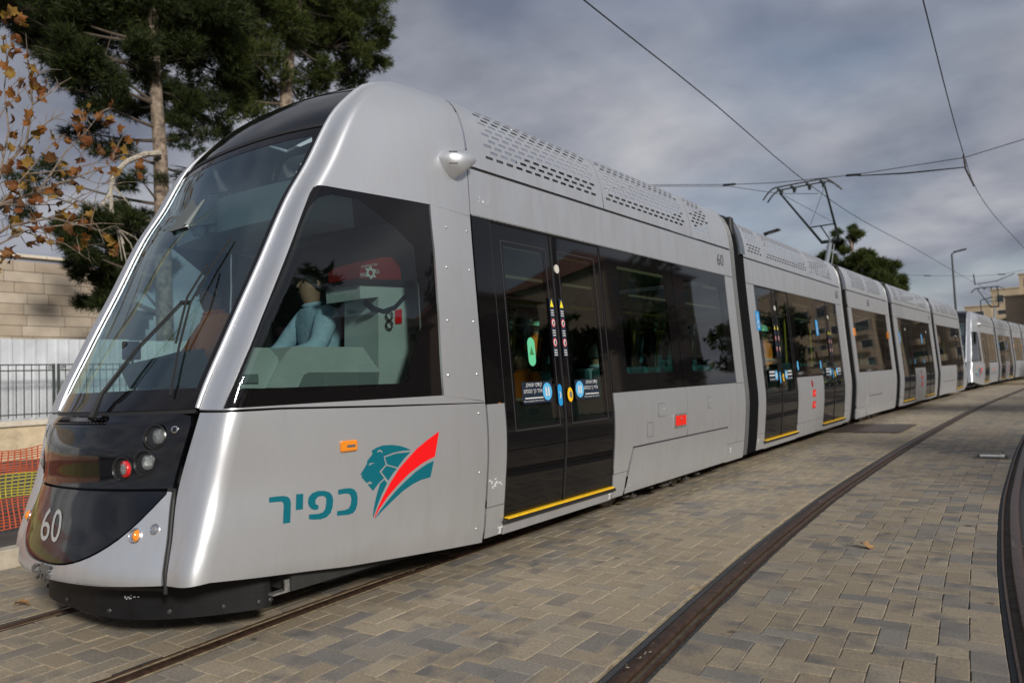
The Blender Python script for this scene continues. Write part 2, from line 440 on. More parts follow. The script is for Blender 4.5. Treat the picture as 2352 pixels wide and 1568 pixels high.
def modmats(off):
    f1 = Matrix.Translation((0, -NOSE, 0))
    return {1: (Matrix.Identity(4) if off == 0 else place(off+NOSE, off+E1) @ f1), 2: place(off+M2S, off+M2S+M2L), 3: place(off+M3S, off+M3S+M3L),
            4: place(off+M4S, off+M4S+M2L), 5: place(off+M5S, off+M5S+E1-NOSE, True)}
MOD = modmats(0)
def part(o, mod, parent=None):
    """register a part of the tram (parent=None) or a sub-part of a part"""
    if parent is None:
        o.parent = tram; o.matrix_basis = MOD[mod]; PARTS.append((o, mod))
    else:
        o.parent = parent
    return o
def ptrim(name, S, loops, m, mod, parent=None, **kw):
    return part(trim(name, S, loops, m, **kw), mod, parent)
def pmb(mb, name, m, mod, parent=None, smooth=False):
    return part(mb.obj(name, m, smooth=smooth), mod, parent)
def D(ox, oy, sc):
    return lambda pts: [((ox+x/sc)*.91875, (oy+y/sc)*.91875) for x, y in pts]

# ---- cab shell
Z3 = D(450, 420, 2.45)
win_outer_px = Z3([(262, 1474), (330, 1310), (425, 1100), (520, 862), (620, 612), (700, 405), (770, 215), (795, 150), (815, 118), (845, 105), (900, 110), (1200, 163), (1526, 222), (1552, 500), (1580, 900), (1608, 1392), (900, 1434)])
win_clear_px = Z3([(352, 1330), (362, 1290), (440, 1110), (520, 900), (640, 600), (720, 400), (790, 240), (850, 180), (930, 160), (1100, 192), (1180, 250), (1330, 370), (1440, 480), (1452, 640), (1470, 740), (1485, 968), (1430, 1150), (1382, 1300), (1360, 1318), (900, 1334), (375, 1354)])
wo = inv_loop(SideN, win_outer_px, (.25, 1.3)); wc = inv_loop(SideN, win_clear_px, (.3, 1.3))
low_bot_px = [(366, 1343), (480, 1338), (600, 1325), (700, 1312), (800, 1300), (950, 1274), (1113, 1243)]
lb = inv_loop(SideN, low_bot_px, (.05, .4)); lb = [(max(.012, s), z) for s, z in lb]; lb[0] = (.012, lb[0][1]); lb[-1] = (.9965, lb[-1][1])
for sg, S in ((1, SideN), (-1, SideF)):
    SP0 = max(a for a, b in wo)+.012
    lower = lb+[(.9965, 1.208), (.6, 1.232), (.3, 1.258), (.012, 1.262), (.012, .87)]
    o = ptrim('lower_cab_panel', S, [lower], M_SILVER, 1, st=(.02, .06), th=.03)
    up = [(.006, 1.278), (.3, 1.270), (.6, 1.244), (.9965, 1.214), (.9965, 2.588), (.9965, 3.1), (.9965, 3.40), (.9965, 3.582)]+[(.5, 3.584), (.006, 3.584), (.004, 3.40), (.004, 2.5)]
    # window cut-out and the riveted post behind it
    hole = [(a, b) for a, b in wo[:13]]+[(.991, 2.590), (.991, 1.222)]+[(a, b) for a, b in wo[15:]]
    o = ptrim('cab_arch', S, [up, hole], M_SILVER, 1, st=(.02, .05), th=.03)
    ys_post = (.785, .9965)
    post = ptrim('riveted_post', S, [[(wo[15][0]+.006, wo[15][1]-.004), (.9905, 1.226), (.9905, 2.586), (wo[12][0]+.006, wo[12][1]-.002), (wo[13][0]+.006, wo[13][1]), (wo[14][0]+.006, wo[14][1])]], M_SILVER, 1, off=.002, st=(.05, .1), th=.02)
    if sg == 1:
        for z in (1.42, 1.80, 2.18, 2.47):
            for s in (SP0+.012, .965):
                p = Vector(S(s, z)); mb = MB().lathe([(.009, 0), (.009, .003), (.005, .006)], 8, Matrix.Translation(p+Vector((.002, 0, 0))) @ Matrix.Rotation(R(90), 4, 'Y'))
                pmb(mb, 'rivet', M_STEEL, 1, post)
        for z in (.32, .72, 1.14):
            p = Vector(S(.962, z)); pmb(MB().lathe([(.010, 0), (.010, .003), (.005, .006)], 8, Matrix.Translation(p) @ Matrix.Rotation(R(90), 4, 'Y')), 'rivet', M_STEEL, 1, post)
    fr = ptrim('cab_side_window', S, [[(a, b) for a, b in wo], [(a, b) for a, b in wc]], M_FRIT, 1, off=-.004, st=(.02, .06), th=.006)
    ptrim('pane', S, [[(a, b) for a, b in wc]], M_SIDEG, 1, fr, off=-.005, st=(.025, .06), th=0)
# ---- nose: bonnet, shield, bumper, windscreen, roof
def zb(u): return .455+(.842-.455)*min(1, abs(u)/.955)**2.6
US = [i/14*.955 for i in range(-14, 15)]
Z8 = D(80, 1020, 3.4075)
lights = [('headlight', (1045, 245), .070, .086), ('headlight', (952, 465), .064, .076), ('tail_light', (768, 520), .072, .088)]
hol = []; Lc = []
for nm, p, ru, rv in lights:
    c = invert(Front, Z8([p])[0], (.6, 1.05)); Lc.append((nm, c))
    for sg in (1, -1):
        hol.append([(sg*(c[0]+ru*math.cos(w)), c[1]+rv*.8*math.sin(w)) for w in [2*math.pi*k/20 for k in range(20)]])
bon = ptrim('bonnet', Front, [[(-.985, .862), (-.5, .862), (0, .862), (.5, .862), (.985, .862), (.985, 1.20), (.97, 1.245), (.9, 1.262), (.5, 1.262), (0, 1.262), (-.5, 1.262), (-.9, 1.262), (-.97, 1.245), (-.985, 1.20)]]+hol, M_GLOSS, 1, st=(.04, .02), th=.03)
shield = ptrim('lower_shield', Front, [[(u, zb(u)) for u in US]+[(u, .848) for u in reversed(US)][1:-1]], M_GLOSS, 1, st=(.05, .03), th=.02)
bump_out = [(-.985, .385), (-.6, .370), (0, .362), (.6, .370), (.985, .385), (.985, .846), (.958, .846)]+[(u, zb(u)-.012) for u in reversed(US)]+[(-.958, .846), (-.985, .846)]
bumper = ptrim('bumper', Front, [bump_out], M_SILVER, 1, st=(.05, .03), th=.04)
# bumper rounds under
mb = MB(); n = 40
for i in range(n+1):
    u = -.985+1.97*i/n; p = Vector(Front(u, .375)); q = Vector((p.x*.955, p.y+.07, .350)); mb.v += [tuple(p), tuple((p*.45+q*.55)+Vector((0, -.015, -.012))), tuple(q)]
for i in range(n):
    for k in (0, 1): mb.f.append((3*i+k, 3*i+k+1, 3*i+k+4, 3*i+k+3))
pmb(mb, 'bumper_lip', M_SKIRT, 1, smooth=True)
ws_top = 3.10
wsl = lambda k, z0, z1, r: [(-k, z0), (-k*.5, z0), (0, z0), (k*.5, z0), (k, z0), (k, 1.7), (k, 2.3), (k, z1-.05), (k*.97, z1), (k*.5, z1), (0, z1), (-k*.5, z1), (-k*.97, z1), (-k, z1-.05), (-k, 2.3), (-k, 1.7)]
wsf = ptrim('windscreen', Front, [wsl(.988, 1.285, ws_top, 0), wsl(.935, 1.40, ws_top-.06, 0)], M_FRIT, 1, off=-.002, st=(.05, .04), th=.008)
ptrim('pane', Front, [wsl(.935, 1.40, ws_top-.06, 0)], M_WS, 1, wsf, off=-.004, st=(.05, .06), th=0)
ptrim('roof_visor', Front, [[(-.985, 3.125), (-.5, 3.125), (0, 3.125), (.5, 3.125), (.985, 3.125), (.985, 3.42), (.5, 3.42), (0, 3.42), (-.5, 3.42), (-.985, 3.42)]], M_GLOSS, 1, st=(.06, .03), th=.02)
ptrim('cab_roof', Front, [[(-.985, 3.435), (0, 3.435), (.985, 3.435), (.985, 3.93), (0, 3.93), (-.985, 3.93)]], M_GLOSS, 1, st=(.08, .03), th=.02)
ptrim('windscreen_seal', Front, [[(-.99, 3.10), (0, 3.10), (.99, 3.10), (.99, 3.128), (0, 3.128), (-.99, 3.128)]], M_RUB, 1, off=.004, st=(.06, .03), th=.02)
ptrim('base_seal', Front, [[(-.985, 1.263), (0, 1.263), (.985, 1.263), (.985, 1.285), (0, 1.285), (-.985, 1.285)]], M_RUB, 1, off=-.008, st=(.03, .01), th=.02)
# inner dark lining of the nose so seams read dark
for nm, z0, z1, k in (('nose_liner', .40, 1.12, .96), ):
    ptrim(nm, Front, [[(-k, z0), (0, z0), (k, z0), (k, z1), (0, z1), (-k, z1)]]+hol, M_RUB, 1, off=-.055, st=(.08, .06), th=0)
def frame_at(S, c, out=None):
    a, b = c; p = Vector(S(a, b)); du = Vector(S(a+.01, b))-Vector(S(a-.01, b)); dv = Vector(S(a, b+.01))-Vector(S(a, b-.01)); n = du.cross(dv).normalized()
    if n.dot(p-Vector((0, p.y+.6, p.z))) < 0: n = -n
    x = du.normalized(); y = n.cross(x); M = Matrix.Identity(4)
    for i in range(3): M[i][0] = x[i]; M[i][1] = y[i]; M[i][2] = n[i]; M[i][3] = p[i]
    return M
M_LENS = mat('lamp_lens', (.42, .45, .45), .12, .75, bump=(150, 1.0))
M_CUP = mat('lamp_housing', (.012, .012, .013), .25)
M_REDL = mat('red_lens', (.55, .01, .012), .15, coat=1)
for nm, c in Lc:
    for sg in (1, -1):
        M = frame_at(Front, (sg*c[0], c[1])); r = .062
        ring = MB().lathe([(r+.004, -.02), (r+.008, .001), (r+.002, .005), (r-.006, -.004), (r-.010, -.03)], 24, M)
        h = pmb(ring, nm, M_CUP, 1, smooth=True)
        # the lamp looks straight ahead inside its slanted pocket
        pmb(MB().lathe([(r+.004, -.01), (r*.95, -.05), (r*.7, -.10), (.001, -.105)], 24, M), 'housing', M_CUP, 1, h, smooth=True)
        p = M.to_translation(); F_ = Matrix.Translation(p+Vector((sg*.014, .040, 0))) @ Matrix.Rotation(R(90), 4, 'X')
        if nm == 'tail_light':
            pmb(MB().lathe([(.048, 0), (.048, .03), (.044, .038), (.032, .040)], 24, F_), 'red_ring', M_REDL, 1, h, smooth=True)
            pmb(MB().lathe([(.032, .03), (.031, .044), (.018, .050), (.002, .052)], 20, F_), 'lens', M_LENS, 1, h, smooth=True)
        else:
            pmb(MB().lathe([(.042, 0), (.042, .03), (.038, .040), (.02, .048), (.002, .05)], 24, F_), 'lens', M_LENS, 1, h, smooth=True)
for px, r, mt, nm in (((402, 986), .020, M_CHROME, 'camera_port'), ):
    c = invert(Front, px, (.85, 1.15))
    for sg in (1, -1): pmb(MB().lathe([(r, -.01), (r, .004), (r*.7, .006), (r*.55, -.004), (.001, -.004)], 16, frame_at(Front, (sg*min(c[0], .95), c[1]))), nm, mt, 1, smooth=True)
for px, r, mt, nm in ((Z8([(880, 1085)])[0], .036, M_CHROME, 'turn_signal'), (Z8([(1045, 1030)])[0], .026, M_CHROME, 'parking_sensor')):
    c = invert(Front, px, (.8, .6)); c = (min(c[0], .95), c[1])
    for sg in (1, -1):
        M = frame_at(Front, (sg*c[0], c[1]))
        h = pmb(MB().lathe([(r*1.15, -.004), (r*1.15, .003), (r*.95, .008), (r*.8, .004)], 20, M), nm, mt, 1, smooth=True)
        if nm == 'turn_signal':
            hm = MB().lathe([(r*.9, .002), (r*.8, .016), (r*.5, .026), (.001, .03)], 20, M @ Matrix.Translation((sg*.012, 0, 0)) @ Matrix.Scale(.55, 4, (1, 0, 0))); pmb(hm, 'lens', M_ORANGE, 1, h, smooth=True)
        else: pmb(MB().lathe([(r*.6, .002), (r*.45, .009), (.001, .009)], 14, M), 'lens', M_STEEL, 1, h, smooth=True)
# groove between bumper and cab side
gv = MB()
for sg in (1, -1):
    g = MB(); pts = [Vector(Front(sg*1.0, z)) for z in (.34, .45, .6, .72, .80, .835, .85)]
    pts += [Vector(Front(sg*.96, .856))]
    g.tube([p+Vector((-.0*sg, .004, 0)) for p in pts], .012, 8); pmb(g, 'bumper_seam', M_RUB, 1, smooth=True)
# numbers on the nose, maker's badge
def px_quad(S, q, guess, off=.0025):
    """map unit square to a pixel quad (bl, br, tr, tl) on S"""
    st_ = [guess]
    def f(tx, ty):
        x = (q[0][0]*(1-tx)+q[1][0]*tx)*(1-ty)+(q[3][0]*(1-tx)+q[2][0]*tx)*ty
        y = (q[0][1]*(1-tx)+q[1][1]*tx)*(1-ty)+(q[3][1]*(1-tx)+q[2][1]*tx)*ty
        c = invert(S, (x, y), guess); M = frame_at(S, c); return M @ Vector((0, 0, off))
    return f
text_map('number', '60', px_quad(Front, [(91, 1240), (135, 1246), (147, 1170), (103, 1163)], (.1, .62)), M_GREYVINYL, shield)
M_BADGE = mat('badge_grey', (.16, .16, .165), .4, .5)  # plain dark grey of the raised badge
def badge(pts, h=.010):
    P = inv_loop(Front, Z8(pts), (.0, .40)); return trim('badge', Front, [P], M_BADGE, bumper, off=h, th=h+.002, st=(.03, .03), grid=False)
badge([(12, 1345), (40, 1318), (72, 1322), (68, 1340), (48, 1338), (36, 1352), (36, 1375), (60, 1380), (75, 1352), (92, 1318), (112, 1325), (108, 1385), (92, 1385), (92, 1365), (82, 1395), (40, 1400), (14, 1385)])
badge([(120, 1330), (175, 1345), (170, 1372), (140, 1366), (138, 1382), (162, 1388), (158, 1440), (146, 1438), (144, 1410), (132, 1408), (126, 1466), (112, 1462), (116, 1405), (100, 1402), (96, 1440), (84, 1438), (88, 1400), (118, 1392)])
badge([(45, 1440), (66, 1402), (80, 1404), (60, 1442)])
# ---- logo on the cab side
Z6 = D(650, 1060, 5.004)
def decal(name, px, m, holes=(), S=SideN, guess=(.5, .8), off=.002):
    P = [inv_loop(S, Z6(px), guess)]+[inv_loop(S, Z6(h), guess) for h in holes]
    return ptrim(name, S, P, m, 1, None, off=off, th=0, st=(.03, .05))
decal('logo_letter', [(112, 915), (200, 902), (290, 895), (345, 905), (375, 935), (385, 990), (381, 1110), (376, 1228), (287, 1241), (291, 1120), (295, 1010), (288, 980), (265, 965), (112, 978)], M_TEAL)
decal('logo_letter', [(452, 875), (540, 866), (535, 1062), (446, 1072)], M_TEAL)
decal('logo_letter', [(612, 1128), (730, 1118), (785, 1100), (815, 1060), (826, 990), (828, 935), (815, 905), (775, 893), (725, 905), (695, 940), (688, 980), (705, 1005), (730, 1010), (728, 1060), (690, 1070), (645, 1060), (612, 1025), (598, 975), (610, 910), (650, 862), (720, 833), (800, 830), (870, 850), (905, 895), (914, 950), (905, 1040), (880, 1110), (830, 1160), (760, 1185), (680, 1190), (612, 1187)], M_TEAL)
decal('logo_letter', [(978, 818), (1060, 802), (1130, 797), (1180, 815), (1210, 860), (1220, 920), (1215, 1000), (1195, 1070), (1160, 1110), (1100, 1130), (962, 1142), (965, 1084), (1060, 1072), (1110, 1050), (1135, 1000), (1142, 930), (1130, 885), (1100, 865), (1060, 865), (977, 878)], M_TEAL)
decal('logo_red_sweep', [(2236, 90), (2100, 190), (1960, 305), (1850, 425), (1740, 555), (1640, 710), (1540, 900), (1470, 1050), (1424, 1170), (1431, 1170), (1490, 1060), (1600, 900), (1740, 740), (1870, 610), (2010, 500), (2110, 440), (2185, 403)], M_RED)
decal('logo_teal_sweep', [(2172, 455), (2080, 500), (1950, 590), (1820, 710), (1700, 830), (1590, 960), (1500, 1080), (1434, 1178), (1442, 1173), (1530, 1080), (1650, 960), (1790, 830), (1920, 740), (2020, 692), (2130, 660)], M_TEAL)
decal('logo_teal_sweep', [(1555, 692), (1588, 735), (1520, 880), (1460, 1030), (1416, 1160), (1411, 1150), (1425, 1040), (1450, 920), (1480, 810), (1500, 742)], M_TEAL)
decal('logo_lion_head', [(1395, 330), (1450, 295), (1530, 265), (1640, 257), (1740, 268), (1830, 295), (1885, 322), (1780, 330), (1680, 350), (1545, 400), (1570, 505), (1493, 590), (1550, 672), (1490, 730), (1412, 830), (1344, 750), (1408, 741), (1380, 710), (1334, 734), (1267, 660), (1281, 628), (1259, 641), (1255, 628), (1338, 492), (1338, 462), (1408, 368)], M_TEAL,
      [[(1458, 355), (1475, 325), (1500, 315), (1525, 328), (1537, 372), (1520, 352), (1500, 338), (1478, 345)], [(1355, 522), (1372, 483), (1440, 480), (1395, 498)]])
decal('logo_mane', [(1562, 412), (1700, 365), (1882, 345), (1800, 430), (1720, 537), (1590, 500)], M_TEAL)
decal('logo_mane', [(1580, 517), (1710, 552), (1650, 630), (1602, 705), (1518, 592)], M_TEAL)
# side indicator
c = invert(SideN, Z6([(1105, 270)])[0], (.5, .95)); M = frame_at(SideN, c)
ind = pmb(MB().box((0, 0, .008), (.118, .068, .022), bev=.010, M=None) if False else MB().add([M @ Vector(v) for v in MB().box((0, 0, .008), (.118, .068, .022), bev=.009).v], MB().box((0, 0, .008), (.118, .068, .022), bev=.009).f), 'side_indicator', M_ORANGE, 1, smooth=False)
bx_ = MB().box((.008, 0, .0205), (.058, .016, .003), bev=.001); pmb(MB().add([M @ Vector(v) for v in bx_.v], bx_.f), 'reflector', M_CHROME, 1, ind)
# camera pod on the roof shoulder
P0 = Vector(SideN(.93, invert(SideN, (1040, 380), (.9, 3.0))[1])); mb = MB(); n = 14; rows = 10; M = frame_at(SideN, (.93, P0.z))
for i in range(rows+1):                              # a teardrop shell, cut off obliquely at the back
    t = i/rows; r_ = math.sqrt(max(0, 1-(1-min(1, t*1.25))**2)) if t < .8 else 1-.10*((t-.8)/.2)**2
    for k in range(n+1):
        w = math.pi*k/n; zz = math.cos(w); rz_ = .095 if zz > 0 else .14
        mb.v.append((P0.x-.02+.15*r_*math.sin(w), P0.y-.20+.27*t*(1 if zz > 0 else 1+.50*zz*t), P0.z+.035+rz_*r_*zz))
for i in range(rows):
    for k in range(n): mb.f.append((i*(n+1)+k, (i+1)*(n+1)+k, (i+1)*(n+1)+k+1, i*(n+1)+k+1))
mb.f.append(tuple(rows*(n+1)+k for k in range(n+1)))
pod = pmb(mb, 'camera_pod', M_ARCH, 1, smooth=True)
for dz in (.05, .0, -.035): pmb(MB().box((P0.x+.07, P0.y-.14, P0.z+.02+dz), (.006, .06, .005), rz=-.75), 'vent_slit', M_RUB, 1, pod)
# black skirt under the nose
mb = MB(); pts = []
for i in range(41):
    w = -math.pi/2+math.pi*i/40; x = 1.03*math.sin(w); xx = abs(math.sin(w))
    pts.append((x, 1.89+.52*abs(x)**3.2))
pts = [(-1.035, 2.50)]+pts+[(1.035, 2.50)]
for (x, y) in pts: mb.v += [(x, y, .385), (x, y, .15), (x*.97, y+.03, .145), (x*.97, y+.03, .385)]
for i in range(len(pts)-1):
    for k in range(3): a = 4*i+k; mb.f.append((a, a+1, a+5, a+4))
mb.f += [(0, 3, 2, 1), tuple(4*(len(pts)-1)+k for k in (0, 1, 2, 3))]
sk = pmb(mb, 'nose_skirt', M_SKIRT, 1, smooth=True)
for i in (8, 14, 20, 26, 31, 35, 39, 42):
    x, y = pts[i]; d = Vector((x, y-2.6, 0)).normalized(); pmb(MB().lathe([(.014, 0), (.014, .006), (.007, .010)], 8, Matrix.Translation((x, y, .19)) @ d.to_track_quat('Z', 'Y').to_matrix().to_4x4()), 'bolt', mat('dark_bolt', (.05, .05, .05), .4, .5), 1, sk)
pmb(MB().box((1.05, 2.56, .22), (.05, .14, .012)).box((1.07, 2.60, .25), (.012, .06, .07)), 'skirt_bracket', M_STEEL, 1)
for sg in (1, -1):                                   # bright trim along the windscreen edge
    g = MB(); g.tube([Vector(Front(sg*1.0, z))+Vector((sg*.002, -.006, .003)) for z in [1.285+i*.0605 for i in range(39)] if z < 3.57], .013, 8); pmb(g, 'pillar_trim', M_ARCH, 1, smooth=True)
for i in range(10):                                  # pale scuff on the black skirt
    x = .50+.10*rnd(); z = .262+.02*rnd()+.18*(x-.55); y = 1.89+.52*x**3.2-.004; l = .006+.02*rnd()
    part(ob('paint_scrape', [(x, y, z), (x+l, y+.002, z+.004), (x+l, y+.002, z+.009), (x, y, z+.006)], [(0, 1, 2, 3)], M_WHITE), 1, sk)
# ---- wipers
wp = MB()
def fp(px, off=.03, g=(.2, 1.6)):
    c = invert(Front, px, g); M = frame_at(Front, c); return M @ Vector((0, 0, off))
W = [fp((215, 968), .02, (.1, 1.28)), fp((250, 915), .05), fp((330, 815), .06), fp((430, 705), .05)]
wp.tube(W, [.022, .013, .008, .007], 6); wp.tube([p+Vector((.04, 0, .0)) for p in W[1:]], .004, 5)
wip = pmb(wp, 'wiper', M_RUB, 1, smooth=True)
bl = [fp((395, 912), .015, (.7, 1.4)), fp((418, 800), .022, (.7, 1.7)), fp((445, 700), .026, (.7, 1.9)), fp((490, 620), .022, (.8, 2.1)), fp((535, 550), .015, (.85, 2.3))]
pmb(MB().tube(bl, .007, 5).tube([bl[1]+Vector((0, -.02, .02)), (bl[1]+bl[3])/2+Vector((0, -.05, .05)), bl[3]+Vector((0, -.02, .02))], .007, 5), 'wiper_blade', M_RUB, 1, wip, smooth=True)
pmb(MB().tube([W[3], bl[2]], .014, 6), 'wiper_joint', M_RUB, 1, wip)
# ---------------------------------------------------------------- tram bodies
BELT, WT, ZB, STEP = 1.205, 2.598, .225, .445
BN, BF = Body(1), Body(-1)
def rect(y0, y1, z0, z1): return [(y0, z0), (y1, z0), (y1, z1), (y0, z1)]
def q_of(z):                                        # roof parameter by height
    lo, hi = 0, _rs[-1]
    for _ in range(30):
        k_ = (lo+hi)/2
        if _rz(k_) < z: lo = k_
        else: hi = k_
    return SEAM+lo
QTOP = SEAM+_rs[7]+.05
def bp(S, y, z, off=0):
    p = S(y, z); return Vector((p[0]+(off if p[0] > 0 else -off), p[1], p[2]))
def onbody(S, y0, y1, z0, z1, off=.003):
    return lambda tx, ty: bp(S, y0+(y1-y0)*tx, z0+(z1-z0)*ty, off)
def disc(S, y, z, ry, rz_, n=16): return [(y+ry*math.cos(2*math.pi*k/n), z+rz_*math.sin(2*math.pi*k/n)) for k in range(n)]
def sticker_parts(S, y0, y1, zc, mod, leaf1, leaf2, gap, detail):
    """the printed notices carried by a pair of door leaves"""
    K = dict(th=0, grid=True, st=(.06, .08))
    for leaf, sx in ((leaf1, -1), (leaf2, 1)):
        yc = gap+sx*.075
        ptrim('warning_strip', S, [rect(yc-.034, yc+.034, 1.545, 2.04)], M_NAVY, mod, leaf, off=.002, **K)
        ptrim('warning_triangle', S, [[(yc-.026, 1.965), (yc+.026, 1.965), (yc, 2.03)]], M_YELP, mod, leaf, off=.004, **K)
        for zz in (1.83, 1.665):
            ptrim('prohibition_ring', S, [disc(S, yc, zz, .027, .036)], M_PINK, mod, leaf, off=.004, **K)
            ptrim('prohibition_disc', S, [disc(S, yc, zz, .020, .027)], M_WHITE, mod, leaf, off=.006, **K)
            ptrim('prohibition_figure', S, [[(yc-.005, zz-.02), (yc+.006, zz-.02), (yc+.010, zz+.006), (yc+.002, zz+.020), (yc-.009, zz+.004)]], M_NAVY, mod, leaf, off=.008, **K)
        if detail:
            for zz in (1.935, 1.915, 1.895, 1.765, 1.745, 1.725, 1.60, 1.58, 1.56):
                ptrim('fine_print', S, [rect(yc-.022, yc+.022, zz-.004, zz+.004)], M_WHITE, mod, leaf, off=.004, th=0, grid=False)
        # courtesy notice
        a = gap+(-.60 if sx < 0 else .17); b = a+.42
        if sx > 0: b = a+.40
        ptrim('courtesy_notice', S, [rrect(a, b, 1.175, 1.345, .015)], M_NAVY, mod, leaf, off=.002, **K)
        dc = b-.075 if sx < 0 else a+.075
        ptrim('notice_emblem', S, [disc(S, dc, 1.262, .066, .072)], M_LBLUE, mod, leaf, off=.004, **K)
        for dd in (-.018, .018):
            ptrim('notice_figure', S, [[(dc+dd-.011, 1.225), (dc+dd+.011, 1.225), (dc+dd+.011, 1.285), (dc+dd, 1.305), (dc+dd-.011, 1.285)]], M_WHITE, mod, leaf, off=.006, **K)
        t0, t1 = (a+.02, b-.15) if sx < 0 else (a+.15, b-.02)
        if detail:
            text_map('notice_text', 'קודם יוצאים,', onbody(S, t0+.03, t1, 1.297, 1.335, .005), M_WHITE, leaf, reverse=True)
            text_map('notice_text', 'אחר כך נכנסים', onbody(S, t0, t1, 1.248, 1.286, .005), M_WHITE, leaf, reverse=True)
            text_map('notice_text', 'Please let passengers off first, then enter', onbody(S, t0-.005, t1+.02, 1.186, 1.202, .005), M_WHITE, leaf)
            ptrim('notice_text', S, [rect(t0+.01, t1+.01, 1.213, 1.222)], M_WHITE, mod, leaf, off=.005, th=0, grid=False)
        else:
            for z0_, z1_ in ((1.305, 1.325), (1.256, 1.276), (1.204, 1.211)):
                ptrim('notice_text', S, [rect(t0, t1, z0_, z1_)], M_WHITE, mod, leaf, off=.005, th=0, grid=False)
    ptrim('push_label', S, [rrect(gap-.098, gap-.038, 1.135, 1.315, .03, .03)], M_BLUE, mod, leaf1, off=.002, **K)
    ptrim('push_arrow', S, [[(gap-.078, 1.255), (gap-.066, 1.255), (gap-.052, 1.225), (gap-.066, 1.195), (gap-.078, 1.195), (gap-.066, 1.225)]], M_WHITE, mod, leaf1, off=.004, **K)
    ptrim('door_button', S, [disc(S, gap+.085, 1.222, .042, .062, 20)], M_YEL, mod, leaf2, off=.004, **K)
    ptrim('button_core', S, [disc(S, gap+.090, 1.222, .020, .03, 16)], M_STEEL, mod, leaf2, off=.008, th=.006, st=(.06, .08))
def door(S, y0, y1, mod, sg, detail):
    gap = y0+(y1-y0)*.5
    frame = ptrim('door', S, [rect(y0-.012, y1+.012, .325, WT), rect(y0+.004, y1-.004, .335, WT-.012)], M_RUB, mod, off=-.006, th=.03, st=(.2, .08))
    lv = []
    for a, b in ((y0+.006, gap-.011), (gap+.011, y1-.006)):
        pane = rrect(a+.14, b-.105, 1.01, 2.425, .012, .012, 2) if a < gap-.1 else rrect(a+.125, b-.125, 1.01, 2.425, .012, .012, 2)
        lf = ptrim('door_leaf', S, [rect(a, b, .342, WT-.018), pane], M_FRIT, mod, frame, off=-.010, th=.03, st=(.12, .06))
        ptrim('door_glass', S, [pane], M_PASSG, mod, frame, off=-.012, th=0, st=(.15, .08))
        pi = [(p[0]*1, p[1]) for p in pane]
        c0 = (sum(p[0] for p in pane)/len(pane), sum(p[1] for p in pane)/len(pane))
        big = [(c0[0]+(p[0]-c0[0])*1.0+math.copysign(.035, p[0]-c0[0]), p[1]+math.copysign(.035, p[1]-c0[1])) for p in pane]
        bi2 = [(p[0]-math.copysign(.007, p[0]-c0[0]), p[1]-math.copysign(.007, p[1]-c0[1])) for p in big]
        ptrim('glazing_bead', S, [big, bi2], mat('glazing_bead', (.035, .035, .037), .5), mod, frame, off=-.007, th=.003, st=(.2, .1), grid=False)
        lv.append(lf)
    ptrim('finger_guard', S, [rect(gap-.010, gap+.010, .345, WT-.02)], M_RUB, mod, frame, off=-.002, th=.02, st=(.2, .08))
    tr = MB(); n = 2; X = _bx(.31)
    tr.box((sg*(X+.000), (y0+y1)/2, .312), (.07, y1-y0+.05, .030), bev=.006); pmb(tr, 'door_step', M_RUB, mod, frame)
    tr = MB().box((sg*(X+.014), (y0+y1)/2, .336), (.050, y1-y0-.02, .016), bev=.004); pmb(tr, 'yellow_step_edge', M_YEL, mod, frame)
    ptrim('door_lamp', S, [disc(S, gap+.055, 2.30, .034, .038, 18)], M_CHROME if False else mat('door_lamp', (.55, .53, .48), .3), mod, frame, off=.006, th=.01, grid=False)
    if sg > 0: sticker_parts(S, y0, y1, 0, mod, lv[0], lv[1], gap, detail)
    if sg > 0 and detail:
        ptrim('mint_notice', S, [rrect(y0+.34, y0+.44, 1.47, 1.70, .05, .05)], M_MINT, mod, lv[0], off=.004, th=0, st=(.05, .05))
        ptrim('notice_triangle', S, [[(y0+.362, 1.56), (y0+.418, 1.56), (y0+.39, 1.63)]], mat('dark_green_print', (.05, .2, .06), .5), mod, lv[0], off=.006, th=0, grid=False)
    return frame
def window(S, y0, y1, mod, clear=None, z0=BELT+.008, z1=WT-.002):
    c = clear or (y0+.14, y1-.14, 1.39, 2.44)
    hole = rrect(c[0], c[1], c[2], c[3], .03, .03, 3)
    f = ptrim('window', S, [rect(y0, y1, z0, z1), hole], M_FRIT, mod, off=-.003, th=.012, st=(.25, .12))
    ptrim('pane', S, [hole], M_PASSG, mod, f, off=-.004, th=0, st=(.3, .15))
    return f
def panel(S, loop, mod, name='side_panel', m=None, off=0, st=(.3, .07)):
    return ptrim(name, S, [loop], m or M_SILVER, mod, off=off, th=.025, st=st)
def fairing(S, y0, y1, divs, mod, sg, detail=True):
    """perforated roof cover; divs = [(slot y0, slot y1), ...] one per cover"""
    edges = [y0]+[(divs[i][1]+divs[i+1][0])/2 for i in range(len(divs)-1)]+[y1]
    for i, (a, b) in enumerate(divs):
        holes = []
        pitch = .132; ln = .092; hw = .0115; rows = 12
        for r in range(rows):
            q = SEAM+.125+r*.049; o_ = (r % 2)*pitch*.5
            n_ = int((b-a-o_)/pitch)
            for k_ in range(n_):
                s0 = a+o_+k_*pitch; sh = .004
                holes.append([(s0+.006, q-hw), (s0+ln-.006, q-hw), (s0+ln, q-hw*.3), (s0+ln, q+hw*.3), (s0+ln-.006, q+hw), (s0+.006, q+hw), (s0, q+hw*.3), (s0, q-hw*.3)])
        lo = [(edges[i]+.006, SEAM+.012), (edges[i+1]-.006, SEAM+.012), (edges[i+1]-.006, QTOP), (edges[i]+.006, QTOP)]
        ptrim('roof_fairing', S, [lo]+holes, M_SILVER, mod, th=.004, st=(.25, .045) if len(holes) < 39 else (.25, .03))
